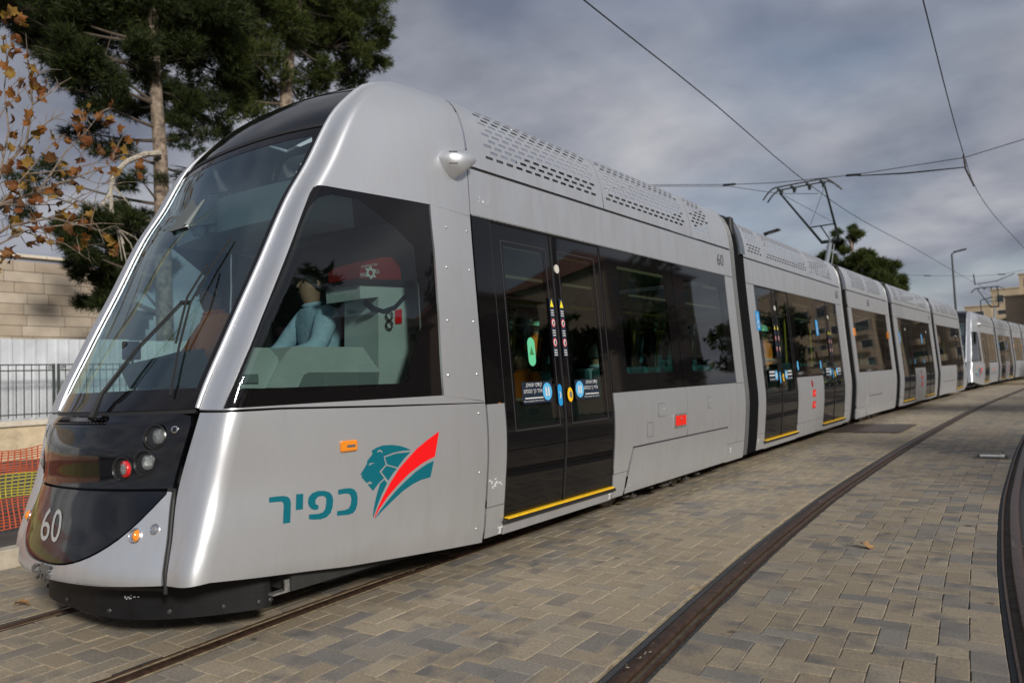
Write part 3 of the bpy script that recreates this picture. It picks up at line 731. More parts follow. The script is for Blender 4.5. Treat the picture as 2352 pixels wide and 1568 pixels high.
def roof_gear(y0, y1, mod):
    pmb(MB().box((0, (y0+y1)/2, 2.93), (2.40, y1-y0, .08)), 'roof_deck', mat('roof_deck', (.05, .05, .052), .7), mod)
    y = y0+.25; i = 0
    while y+1.0 < y1:
        l = 1.0+.5*((i*37) % 3)/2; l = min(l, y1-y-.1); h = .38+.06*((i*53) % 3)
        e_ = pmb(MB().box((0, y+l/2, 2.97+h/2), (1.55, l, h), bev=.03), 'roof_equipment', mat('roof_equipment', (.10, .105, .11), .6), mod)
        y += l+.25; i += 1
def ring_profile(inset):
    pts = []
    for z in (.24, .4, .6, .9, 1.05, 1.22, 1.7, 2.2, 2.6, 2.97): pts.append((_bx(z)-inset, z))
    for s_ in (.1, .25, .38, .5, .6, .7): pts.append((_rx(s_)-inset*(1-.5*s_), _rz(s_)-inset*.8*s_))
    pts.append((.5, 3.60-inset)); pts.append((0, 3.62-inset))
    return pts+[(-x, z) for x, z in reversed(pts[:-1])]
def loft_ring(mb, stations):
    b = len(mb.v); n = 0
    for y, ins in stations:
        pr = ring_profile(ins); n = len(pr); mb.v += [(x, y, z) for x, z in pr]
    for i in range(len(stations)-1):
        for k_ in range(n-1): mb.f.append((b+i*n+k_, b+(i+1)*n+k_, b+(i+1)*n+k_+1, b+i*n+k_+1))
    return mb
M_BELLOW = mat('bellows_fabric', (.006, .006, .007), .7, spec=.08)
M_HOOD = mat('gangway_hood', (.11, .125, .15), .35, .3)
M_RIB = mat('bellows_rib', (.30, .305, .31), .4, .8)
def bellows(y0, y1, mod, detail=True):
    st_ = []; 
    n = 8; yb = y0+.24
    for i in range(2*n+1): st_.append((yb+.02+(y1-yb-.02)*i/(2*n), .028 if i % 2 else .07))
    bl_ = pmb(loft_ring(MB(), [(y0-.02, .045)]+[(yb-.02, .045)]+st_), 'bellows', M_BELLOW, mod)
    for i in range(4):
        ya = y0+.012+i*.056
        pmb(loft_ring(MB(), [(ya+.012, .05), (ya+.013, .014+.004*i), (ya+.016, .008+.004*i), (ya+.019, .014+.004*i), (ya+.020, .05)]), 'bellows_rib', M_RIB, mod, bl_)
    mb = MB(); prof = []
    for s_ in (0, .12, .25, .38, .5, .6, .7, .8): prof.append((_rx(s_), _rz(s_)))
    for i, (dx_, yy) in enumerate(((.0, y1-.20), (.0, y1-.006))):
        mb.v += [(x-.005, yy, z-.004) for x, z in prof]+[(x-.09, yy, z-.06) for x, z in prof]
    k_ = len(prof)
    for j in range(k_-1):
        mb.f += [(j, 2*k_+j, 2*k_+j+1, j+1), (j, j+1, k_+j+1, k_+j)]
    pmb(mb, 'gangway_hood', M_HOOD, mod)
    mb2 = MB(); mb2.v = [(-v[0], v[1], v[2]) for v in mb.v]; mb2.f = [tuple(reversed(f)) for f in mb.f]
    pmb(mb2, 'gangway_hood', M_HOOD, mod)
    for sg in (1, -1): pmb(MB().box((sg*1.13, y1-.27, 3.2), (.10, .12, .56), bev=.02), 'hood_post', M_RUB, mod)
def end_caps(y0, y1, mod, interior_end=None):
    for y, nm in ((y0, 'end_frame'), (y1, 'end_frame')):
        pr = ring_profile(.02); mb = MB(); n = len(pr)
        ri = ring_profile(.12)
        mb.v = [(x, y, z) for x, z in pr]+[(x, y, z) for x, z in ri]
        for k_ in range(n-1): mb.f.append((k_, k_+1, n+k_+1, n+k_))
        pmb(mb, nm, M_RUB, mod)
def seat(y, x, mod, rot):
    mb = MB().box((x, y, .82), (.44, .44, .09), bev=.03).box((x, y-rot*.21, 1.14), (.43, .08, .62), bev=.03).box((x, y, .58), (.12, .2, .44))
    return pmb(mb, 'passenger_seat', M_SEATF, mod, smooth=False)
def interior(y0, y1, mod, doors, sx=(1, -1)):
    pmb(MB().box((0, (y0+y1)/2, .345), (2.44, y1-y0, .05)), 'floor_panel', M_INT, mod)
    pmb(MB().box((0, (y0+y1)/2, 2.66), (2.42, y1-y0, .06)), 'ceiling_panel', M_CEIL, mod)
    for x in (.62, -.62): pmb(MB().box((x, (y0+y1)/2, 2.617), (.05, y1-y0-.4, .02)), 'ceiling_light', mat('ceiling_light', (1, .86, .55), .5, emit=.05), mod)
    for sg in (1, -1):
        S = BN if sg > 0 else BF; y = y0+.05
        lo = []
        segs = []; cur = y0
        for a, b in sorted(doors): segs.append((cur, a)); cur = b
        segs.append((cur, y1))
        for a, b in segs:
            if b-a > .08: ptrim('inner_wall', S, [rect(a, b, .36, 1.33)], M_INT, mod, off=-.07, th=0, st=(.5, .2))
        ptrim('inner_cove', S, [rect(y0, y1, 2.52, 2.9)], M_CEIL, mod, off=-.07, th=0, st=(.8, .2))
    for a, b in doors:
        for yy in (a-.06, b+.06):
            if y0 < yy < y1:
                pmb(MB().tube([(.72, yy, .37), (.72, yy, 2.63)], .018, 8).tube([(-.72, yy, .37), (-.72, yy, 2.63)], .018, 8), 'grab_pole', M_GPOLE, mod, smooth=True)
    pmb(MB().tube([(.5, y0+.1, 2.12), (.5, y1-.1, 2.12)], .016, 8).tube([(-.5, y0+.1, 2.12), (-.5, y1-.1, 2.12)], .016, 8), 'hand_rail', M_GPOLE, mod, smooth=True)
def seats_in(y0, y1, mod):
    y = y0+.35; k_ = 0
    while y+.3 < y1:
        for x in (.95, .48, -.48, -.95): seat(y, x, mod, 1 if k_ % 2 else -1)
        y += .85; k_ += 1
def underframe(y0, y1, mod, bogie=None):
    pmb(MB().box((0, (y0+y1)/2, .27), (2.20, y1-y0, .10)).box((0, (y0+y1)/2, .20), (1.9, (y1-y0)*.9, .08)), 'underframe', M_DARK, mod)
    if bogie:
        yb, wb = bogie; g = MB().box((1.0, yb, .22), (.10, wb+.7, .12), bev=.02).box((-1.0, yb, .22), (.10, wb+.7, .12), bev=.02).box((0, yb, .3), (2.0, .3, .12))
        bg = pmb(g, 'bogie', M_DARK, mod)
        for yy in (yb-wb/2, yb+wb/2):
            for sg in (1, -1):
                pmb(MB().lathe([(.29, -.06), (.30, -.05), (.285, .05), (.24, .065), (.10, .07), (.09, .09)], 28, Matrix.Translation((sg*.75, yy, .292)) @ Matrix.Rotation(R(90*sg), 4, 'Y')), 'wheel', mat('wheel_steel', (.16, .14, .12), .5, .6), mod, bg, smooth=True)
        for i, fy in enumerate((-.95, -.78, -.35, -.05, .04, .12, .38, .62, .95)):
            yy = yb+fy*wb*.6; hh = (.03, .05, .02, .04, .045, .03, .02, .05, .035)[i]
            pmb(MB().tube([(1.06, yy, .24), (1.06, yy, .17-hh)], .012, 6).box((1.06, yy, .17-hh), (.05, .03+hh, .02)), 'bogie_fitting', mat('dirty_steel', (.10, .09, .08), .6, .4), mod, bg)
def common(S, y0, y1, mod):
    panel(S, rect(y0+.006, y1-.004, WT+.012, SEAM-.012), mod, 'cantrail_panel', st=(.4, .1))
    ptrim('rain_gutter', S, [rect(y0+.006, y1-.004, SEAM-.012, SEAM+.012)], M_RUB, mod, off=-.010, th=.01, st=(.5, .02))
    ptrim('drip_edge', S, [rect(y0+.006, y1-.004, WT, WT+.012)], M_STEEL, mod, off=.006, th=.014, st=(.5, .02), grid=False)
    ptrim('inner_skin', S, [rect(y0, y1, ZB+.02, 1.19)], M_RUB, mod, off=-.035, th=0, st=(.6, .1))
def lifting_mark(S, y, z, mod, m=None):
    ptrim('jacking_mark', S, [[(y-.03, z+.022), (y+.03, z+.022), (y+.03, z+.010), (y+.010, z+.010), (y+.010, z-.02), (y+.022, z-.03), (y-.022, z-.03), (y-.010, z-.02), (y-.010, z+.010), (y-.03, z+.010)]], M_WHITE, mod, off=.002, th=0, grid=False)
def scrape(S, y, z, mod, w=.12):
    for i in range(9):
        a = y+(rnd()-.5)*w; b = z+(rnd()-.5)*w*.4; l = .006+.02*rnd(); h_ = .004+.008*rnd(); sl = (rnd()-.3)*.02
        ptrim('paint_scrape', S, [[(a, b), (a+l, b+sl), (a+l*.8, b+h_+sl), (a-.002, b+h_)]], M_WHITE, mod, off=.002, th=0, grid=False)
# ---------- module 1 (and 5, which shares its meshes)
for sg, S in ((1, BN), (-1, BF)):
    common(S, YJ, E1, 1)
    ptrim('black_post', S, [rect(4.142, 4.352, BELT, WT)], M_FRIT, 1, th=.02, st=(.2, .1))
    panel(S, rect(4.142, 4.350, STEP+.006, BELT-.008), 1); panel(S, rect(4.142, 4.350, ZB, STEP), 1)
    door(S, 4.365, 6.0, 1, sg, True)
    panel(S, rect(4.358, 6.012, ZB-.01, .292), 1, 'sill_panel', st=(.3, .03))
    window(S, 6.018, 7.60, 1, (6.33, 7.40, 1.38, 2.44)); window(S, 7.612, 9.235, 1, (7.90, 9.0, 1.38, 2.44))
    panel(S, [(6.018, STEP+.006), (6.285, STEP+.006), (6.378, .672), (7.655, .672), (7.655, BELT), (6.018, BELT)], 1, st=(.15, .07))
    panel(S, [(6.018, ZB), (6.235, ZB), (6.282, STEP), (6.018, STEP)], 1)
    panel(S, [(6.252, ZB+.01), (8.885, ZB+.01), (8.885, .655), (6.392, .655)], 1, 'bogie_cover', off=.004, st=(.3, .06))
    panel(S, [(7.665, .672), (8.897, .672), (8.897, STEP+.006), (9.225, STEP+.006), (9.225, BELT), (7.665, BELT)], 1, st=(.15, .07))
    panel(S, rect(8.897, E1-.006, ZB, STEP), 1)
    panel(S, rect(9.245, E1-.006, BELT, WT), 1, 'end_post'); panel(S, rect(9.232, E1-.006, STEP+.006, BELT-.006), 1, 'end_post')
    fairing(S, YJ+.012, E1-.006, [(4.37, 6.10), (6.235, 8.18), (8.335, 8.95)], 1, sg)
    if sg > 0:
        for y0_, y1_, z0_, z1_ in ((6.93, 7.09, .925, 1.055), (8.245, 8.385, .935, 1.065)):
            fl = ptrim('access_flap', S, [rect(y0_, y1_, z0_, z1_)], M_SILVER, 1, off=.003, th=.004, st=(.1, .1))
            ptrim('flap_seam', S, [rect(y0_-.004, y1_+.004, z0_-.004, z1_+.004), rect(y0_, y1_, z0_, z1_)], M_DKVINYL, 1, fl, off=.001, th=0, grid=False)
            pmb(MB().lathe([(.012, 0), (.012, .004), (.006, .008)], 10, Matrix.Translation(bp(S, y1_-.03 if y0_ < 7.5 else y0_+.03, (z0_+z1_)/2, .003)) @ Matrix.Rotation(R(90), 4, 'Y')), 'flap_lock', M_STEEL, 1, fl)
        ptrim('flap_seam', S, [rrect(6.67, 6.80, .735, .88, .01), rrect(6.674, 6.796, .739, .876, .01)], M_DKVINYL, 1, off=.0015, th=0, grid=False)
        rh = ptrim('emergency_handle_box', S, [rrect(7.29, 7.605, .775, .925, .012)], M_STEEL, 1, off=.006, th=.008, st=(.1, .1))
        ptrim('red_flap', S, [rrect(7.33, 7.59, .80, .905, .008)], M_REDH, 1, rh, off=.012, th=.008, st=(.1, .1))
        pmb(MB().lathe([(.015, 0), (.015, .006), (.008, .010)], 10, Matrix.Translation(bp(S, 7.455, .87, .012)) @ Matrix.Rotation(R(90), 4, 'Y')), 'handle_lock', M_CHROME, 1, rh)
        for y_, z_ in ((6.36, .29), (8.80, .29), (8.36, .80)):
            pmb(MB().lathe([(.010, 0), (.010, .004), (.005, .007)], 8, Matrix.Translation(bp(S, y_, z_, .004)) @ Matrix.Rotation(R(90), 4, 'Y')), 'panel_screw', M_STEEL, 1)
        lifting_mark(S, 9.03, .37, 1)
        for y_ in (4.32, 5.97): 
            lifting_mark(S, y_, .262, 1)
        scrape(S, 4.22, .62, 1, .16); scrape(S, 4.22, .60, 1, .10); scrape(S, 4.30, 2.74, 1, .14)
        nb = text_map('number', '60', onbody(S, 9.03, 9.24, 2.72, 2.87, .003), M_DKVINYL); part(nb, 1)
roof_gear(YJ, E1, 1)
interior(YJ+.02, E1-.02, 1, [(4.365, 6.0)]); seats_in(6.1, 9.3, 1); underframe(2.6, E1-.05, 1, (7.55, 1.6))
end_caps(YJ+.005, E1-.003, 1)
bellows(E1, M2S, 1)
pmb(MB().box((0, 1.0+2.2, .60), (1.9, 1.9, .5)), 'cab_underfloor', M_DARK, 1)
# ---------- module 2 / 4
L2 = M2L
for sg, S in ((1, BN), (-1, BF)):
    common(S, 0, L2, 2)
    panel(S, rect(.006, .495, STEP+.006, WT), 2, 'end_post'); panel(S, rect(.006, .495, ZB, STEP), 2)
    door(S, .512, 2.152, 2, sg, False)
    panel(S, rect(.503, 2.164, ZB-.01, .292), 2, 'sill_panel', st=(.3, .03)); panel(S, rect(3.82, 5.46, ZB-.01, .292), 2, 'sill_panel', st=(.3, .03))
    window(S, 2.17, 3.80, 2, (2.42, 3.62, 1.38, 2.5))
    panel(S, rect(2.17, 3.81, STEP+.006, BELT), 2); panel(S, rect(2.17, 3.81, ZB, STEP), 2)
    door(S, 3.825, 5.447, 2, sg, False)
    panel(S, rect(5.465, L2-.006, STEP+.006, WT), 2, 'end_post'); panel(S, rect(5.465, L2-.006, ZB, STEP), 2)
    fairing(S, .006, L2-.006, [(.40, 1.12), (1.27, 3.62), (3.78, 5.40)], 2, sg)
    if sg > 0:
        for a in (.42, 3.70):
            w_ = ptrim('wheelchair_sign', S, [rrect(a, a+.17, 1.93, 2.21, .012)], M_BLUE, 2, off=.003, th=0, st=(.1, .1))
            y = a+.08
            ptrim('wheelchair_symbol', S, [[(y-.012, 2.12), (y+.008, 2.12), (y+.010, 2.07), (y+.036, 2.07), (y+.048, 2.01), (y+.062, 2.012), (y+.060, 1.998), (y+.038, 1.995), (y+.026, 2.045), (y-.008, 2.045)]], M_WHITE, 2, w_, off=.005, th=0, grid=False)
            ptrim('wheelchair_symbol', S, [disc(S, y, 2.15, .017, .02, 12)], M_WHITE, 2, w_, off=.005, th=0, grid=False)
            arc = [(y+.005+.045*math.cos(R(t)), 2.015+.052*math.sin(R(t))) for t in range(120, 361, 20)]; arc2 = [(y+.005+.032*math.cos(R(t)), 2.015+.037*math.sin(R(t))) for t in range(360, 119, -20)]
            ptrim('wheelchair_symbol', S, [arc+arc2], M_WHITE, 2, w_, off=.005, th=0, grid=False)
        for y in (2.27, 3.73): ptrim('window_sticker', S, [rrect(y-.04, y+.04, 1.32, 1.47, .035)], M_LBLUE, 2, off=.003, th=0, grid=False)
        ptrim('interior_lamp', S, [disc(S, 3.02, 1.08, .045, .06, 16)], mat('dark_red_lens', (.25, .01, .02), .2), 2, off=.006, th=.01, grid=False)
        for z0_ in (.86, .66):
            rh = ptrim('emergency_handle_box', S, [rrect(2.98, 3.22, z0_-.012, z0_+.125, .01)], M_STEEL, 2, off=.005, th=.008, st=(.1, .1))
            ptrim('red_flap', S, [rrect(3.0, 3.20, z0_, z0_+.11, .008)], M_REDH, 2, rh, off=.010, th=.006, st=(.1, .1))
            ptrim('handle_lock', S, [rrect(3.10, 3.13, z0_+.04, z0_+.07, .008)], M_WHITE, 2, rh, off=.013, th=0, grid=False)
        lifting_mark(S, .22, .36, 2)
        nb = text_map('number', '60', onbody(S, 5.50, 5.72, 2.72, 2.88, .003), M_DKVINYL); part(nb, 2)
roof_gear(0, L2, 2); interior(.02, L2-.02, 2, [(.512, 2.152), (3.825, 5.447)]); seats_in(2.1, 3.9, 2); underframe(.05, L2-.05, 2); end_caps(.003, L2-.003, 2)
bellows(L2, L2+.58, 2)
# ---------- module 3
L3 = M3L
for sg, S in ((1, BN), (-1, BF)):
    common(S, 0, L3, 3)
    panel(S, rect(.006, .30, STEP+.006, WT), 3, 'end_post'); panel(S, rect(L3-.36, L3-.006, STEP+.006, WT), 3, 'end_post')
    window(S, .312, 2.10, 3, (.52, 1.95, 1.36, 2.46)); window(S, 2.112, L3-.37, 3, (2.28, L3-.58, 1.36, 2.46))
    panel(S, rect(.312, 1.20, STEP+.006, BELT), 3); panel(S, rect(1.21, 2.66, .672, BELT), 3); panel(S, rect(2.67, L3-.37, STEP+.006, BELT), 3)
    panel(S, rect(.006, 1.0, ZB, STEP), 3); panel(S, rect(1.012, 3.3, ZB+.01, .655), 3, 'bogie_cover', off=.004); panel(S, rect(3.31, L3-.006, ZB, STEP), 3)
    fairing(S, .006, L3-.006, [(.55, 2.0), (2.15, 3.7)], 3, sg)
    if sg > 0:
        for y in (.30, L3-.40): ptrim('side_marker_lamp', S, [rrect(y-.05, y+.05, 1.98, 2.16, .03)], M_ORANGE, 3, off=.02, th=.03, grid=False)
        for y, z in ((.55, .36), (.70, .34), (3.55, .36), (3.7, .40)): lifting_mark(S, y, z, 3)
        nb = text_map('number', '60', onbody(S, 1.9, 2.12, 2.72, 2.88, .003), M_DKVINYL); part(nb, 3)
roof_gear(0, L3, 3); interior(.02, L3-.02, 3, []); seats_in(.4, 4.0, 3); underframe(.05, L3-.05, 3, (2.15, 1.6)); end_caps(.003, L3-.003, 3)
bellows(L3, L3+.58, 3)
# ---------- pantograph on module 3
def panto():
    y0 = 3.45; zr = 3.42
    base = MB().box((0, y0, zr), (.9, .9, .06)).box((.4, y0, zr-.2), (.06, .8, .4)).box((-.4, y0, zr-.2), (.06, .8, .4))
    pg = pmb(base, 'pantograph', M_STEEL, 3)
    MP = mat('pantograph_arm', (.05, .06, .058), .45, .4); MG = mat('pantograph_lower_arm', (.30, .33, .36), .4, .5)
    kn = Vector((0, y0+.72, 4.72))
    pmb(MB().tube([(0, y0-.3, zr+.08), kn], .055, 10), 'lower_arm', MG, 3, pg, smooth=True)
    pmb(MB().tube([(.1, y0-.1, zr+.05), kn+Vector((.1, -.05, -.1))], .012, 6), 'control_rod', M_STEEL, 3, pg)
    pmb(MB().tube([kn+Vector((-.24, 0, 0)), kn+Vector((.24, 0, 0))], .05, 10), 'knee_shaft', MP, 3, pg, smooth=True)
    hd = Vector((0, y0-1.75, 5.80))
    for sx in (-1, 1):
        pmb(MB().tube([kn+Vector((sx*.22, 0, 0)), hd+Vector((sx*.52, .1, -.12))], [.035, .022], 8), 'upper_arm', MP, 3, pg, smooth=True)
    pmb(MB().tube([kn+Vector((-.30, -.72, .32)), kn+Vector((.30, -.72, .32))], .018, 6).tube([kn+Vector((.0, -.1, .05)), kn+Vector((-.05, -.70, .32))], .018, 6), 'cross_brace', MP, 3, pg)
    pmb(MB().tube([kn+Vector((-.28, -.8, .36)), hd+Vector((.48, .2, -.14))], .006, 5).tube([kn+Vector((.28, -.8, .36)), hd+Vector((-.48, .2, -.14))], .006, 5), 'tie_wire', MP, 3, pg)
    for dy in (-.17, .17):
        pts = []
        for i in range(25):
            t = -1+2*i/24; x = .88*t; z = .0 if abs(t) < .62 else -.26*((abs(t)-.62)/.38)**1.8
            pts.append(hd+Vector((x, dy, z)))
        pmb(MB().tube(pts, .020, 6), 'contact_bow', mat('contact_strip', (.10, .10, .095), .5, .3), 3, pg, smooth=True)
    for sx in (-.5, -.18, .18, .5):
        pmb(MB().box(hd+Vector((sx, 0, -.05)), (.05, .36, .05)).box(hd+Vector((sx, .06, -.10)), (.06, .06, .10)), 'bow_bracket', MP, 3, pg)
    return pg
panto()
# ---------- cab interior (belongs to module 1)
def cabbox(name, px_tl, px_br, X, dx_, m, parent=None, skew=0):
    a = at_x(px_tl, X); b = at_x(px_br, X); return pmb(MB().box(((X-dx_/2), (a[1]+b[1])/2, (a[2]+b[2])/2), (dx_, abs(b[1]-a[1]), abs(a[2]-b[2])), bev=.02), name, m, 1, parent)
pmb(MB().box((0, 3.2, .86), (2.1, 1.9, .05)), 'cab_floor', M_INT, 1)
pmb(MB().box((0, 4.10, 1.75), (2.3, .04, 1.75)), 'cab_bulkhead', M_INT, 1)
pmb(MB().box((0, 3.65, 2.86), (1.9, .9, .04)), 'cab_ceiling', M_GREYP, 1)
des = MB()
for sx in range(-8, 9):
    u = sx/8*.86; p = Vector(Front(u, 1.42)); des.v += [(p.x, p.y+.12, 1.36), (p.x*.95, p.y+.75, 1.47), (p.x*.95, p.y+.75, .9)]
for i in range(16):
    for k_ in (0, 1): des.f.append((3*i+k_, 3*i+k_+1, 3*i+k_+4, 3*i+k_+3))
pmb(des, 'dashboard', M_GREYP, 1)
# side console and equipment cabinet seen through the side window
def pxprism(name, pxs, X, dx_, m, parent=None):
    P = [at_x(p, X) for p in pxs]; n = len(P); v = [(X, p[1], p[2]) for p in P]+[(X-dx_, p[1], p[2]) for p in P]
    f = [tuple(range(n)), tuple(reversed(range(n, 2*n)))]+[(i, (i+1) % n, n+(i+1) % n, n+i) for i in range(n)]
    mb = MB(); mb.v = v; mb.f = f; return pmb(mb, name, m, 1, parent)
con = pxprism('side_console', Z3([(540, 1345), (650, 1130), (690, 1092), (1120, 1096), (1225, 1245), (1215, 1345)]), 1.0, .35, M_WHITEP)
pxprism('console_recess', Z3([(735, 1345), (770, 1265), (800, 1250), (1222, 1248), (1212, 1345)]), 1.02, .03, M_GREYP, con)
for r in range(4):
    for k_ in range(24): pass
cons2 = pxprism('front_console', Z3([(345, 1348), (400, 1170), (430, 1098), (545, 1100), (600, 1160), (610, 1348)]), .97, .3, M_WHITEP)
pxprism('console_grille', Z3([(355, 1315), (370, 1262), (480, 1260), (482, 1315)]), .985, .02, M_GREYP, cons2)
cab = pxprism('equipment_cabinet', Z3([(1215, 1330), (1215, 790), (1105, 800), (1100, 712), (1462, 690), (1480, 960), (1380, 1330)]), .98, .35, M_WHITEP)
pxprism('cabinet_notice', Z3([(1322, 870), (1360, 862), (1360, 950), (1322, 952)]), .99, .012, M_RED, cab)
pxprism('cabinet_socket', Z3([(1415, 1018), (1445, 1016), (1445, 1056), (1415, 1056)]), .99, .012, M_GREYP, cab)
for yy in (905, 962):
    c = at_x(Z3([(1270, yy)])[0], .98); pmb(MB().tube([(1.0, c[1]+.03*math.cos(w), c[2]+.03*math.sin(w)) for w in [k_*.6 for k_ in range(11)]], .006, 5), 'coat_hook', M_RUB, 1, cab)
pxprism('cabinet_shelf', Z3([(1095, 710), (1095, 676), (1440, 690), (1440, 725)]), 1.0, .4, M_RUB, cab)
# driver display and mirror camera screens under the windscreen head
scr = pxprism('overhead_display', [(423, 522), (480, 445), (528, 438), (500, 515)], -.05, .22, M_INT)
pxprism('display_side', [(425, 521), (481, 447), (526, 440), (499, 513)], -.045, .01, M_WHITEP, scr)
pxprism('display_screen', [(426, 515), (470, 458), (478, 456), (440, 515)], -.04, .03, M_GREYP, scr)
sh = MB()
for i in range(9):
    u = -.8+1.6*i/8; p = Vector(Front(u, 2.72)); q = Vector(Front(u, 2.52)); sh.v += [(p.x, p.y+.10, 2.74), (q.x, q.y+.22, 2.50), (q.x, q.y+.75, 2.50), (p.x, p.y+.60, 2.9)]
for i in range(8):
    for k_ in range(3): sh.f.append((4*i+k_, 4*i+k_+1, 4*i+k_+5, 4*i+k_+4))
pmb(sh, 'overhead_shelf', M_WHITEP, 1)
for px in ((455, 522), (487, 517)):
    c = at_x(px, -.1); pmb(MB().lathe([(.045, 0), (.05, -.02), (.035, -.06), (.01, -.065)], 14, Matrix.Translation(c)), 'dome_camera', M_WHITEP, 1, smooth=True)
mic = at_x((302, 805), -.1); pmb(MB().box(tuple(mic), (.02, .12, .12), bev=.01).tube([mic, mic+np.array([0, .02, -.28])], .008, 5), 'microphone', M_RUB, 1)
mon = pxprism('driver_monitor', [(325, 835), (395, 820), (470, 800), (490, 880), (350, 890)], .15, .3, M_GREYP)
for x, y in ((.28, 3.62), (-.38, 3.12)):
    s_ = MB().box((x, y, 1.32), (.48, .46, .12), bev=.04).box((x, y+.25, 1.72), (.46, .12, .70), bev=.05).box((x, y, 1.08), (.2, .2, .40))
    pmb(s_, 'driver_seat', mat('driver_seat', (.02, .02, .022), .7), 1)
# ---------- modules 4, 5 and the second tram from the same meshes
def clone(o, root, M):
    c = o.copy(); COL.objects.link(c); c.parent = root; c.matrix_basis = M
    for ch in o.children:
        d = ch.copy(); COL.objects.link(d); d.parent = c
base_parts = list(PARTS)
for o, k_ in base_parts:
    if k_ == 2: clone(o, tram, MOD[4])
    if k_ == 1 and not o.name.startswith('bellows') and not o.name.startswith('gangway') and not o.name.startswith('hood'): clone(o, tram, MOD[5])
OFF2 = 35.4
MOD_B = modmats(OFF2)
tram2 = tag(empty('tram', (0, 0, 0)), 'silver tram standing further along the track, its cab right behind the tail of tram 60', 'tram', 'trams coupled on the track')
SMALL = ('fine_print', 'rivet', 'bolt', 'paint_scrape', 'panel_screw')
for o, k_ in base_parts:
    clone(o, tram2, MOD_B[k_])
    if k_ == 2: clone(o, tram2, MOD_B[4])
# ---------------------------------------------------------------- ground, pavers, rails
M_BASE = mat('bedding_sand', (.31, .245, .15), .95, noise=(14, .45, 8), bump=(90, .3))
M_ASPH = mat('asphalt', (.055, .053, .05), .9, noise=(3, .35, 8), bump=(150, .25))
M_EARTH = mat('ground', (.16, .145, .12), .95, noise=(.15, .3, 8))
def sheet(name, x0, x1, y0, y1, z, m, kind='structure'):
    return tag(ob(name, [(x0, y0, z), (x1, y0, z), (x1, y1, z), (x0, y1, z)], [(0, 1, 2, 3)], m), kind=kind)
sheet('ground', -1500, 1500, -1500, 1500, -.16, M_EARTH)
def strip(name, fa, fb, ys, z, m):
    mb = MB(); mb.v = [p for y in ys for p in ((fa(y), y, z), (fb(y), y, z))]
    mb.f = [(2*i, 2*i+1, 2*i+3, 2*i+2) for i in range(len(ys)-1)]
    return mb.obj(name, m)
YS = [-12+i*1.0 for i in range(0, 140)]
tag(strip('track_bed', lambda y: c1(y)-2.62, lambda y: c2(y)-.70, YS, -.0065, M_BASE), kind='structure')
tag(strip('track_bed', lambda y: c2(y)-.70, lambda y: c2(y)+4.6, YS, -.018, mat('dark_bedding', (.075, .065, .05), .95, noise=(14, .45, 8))), kind='structure')
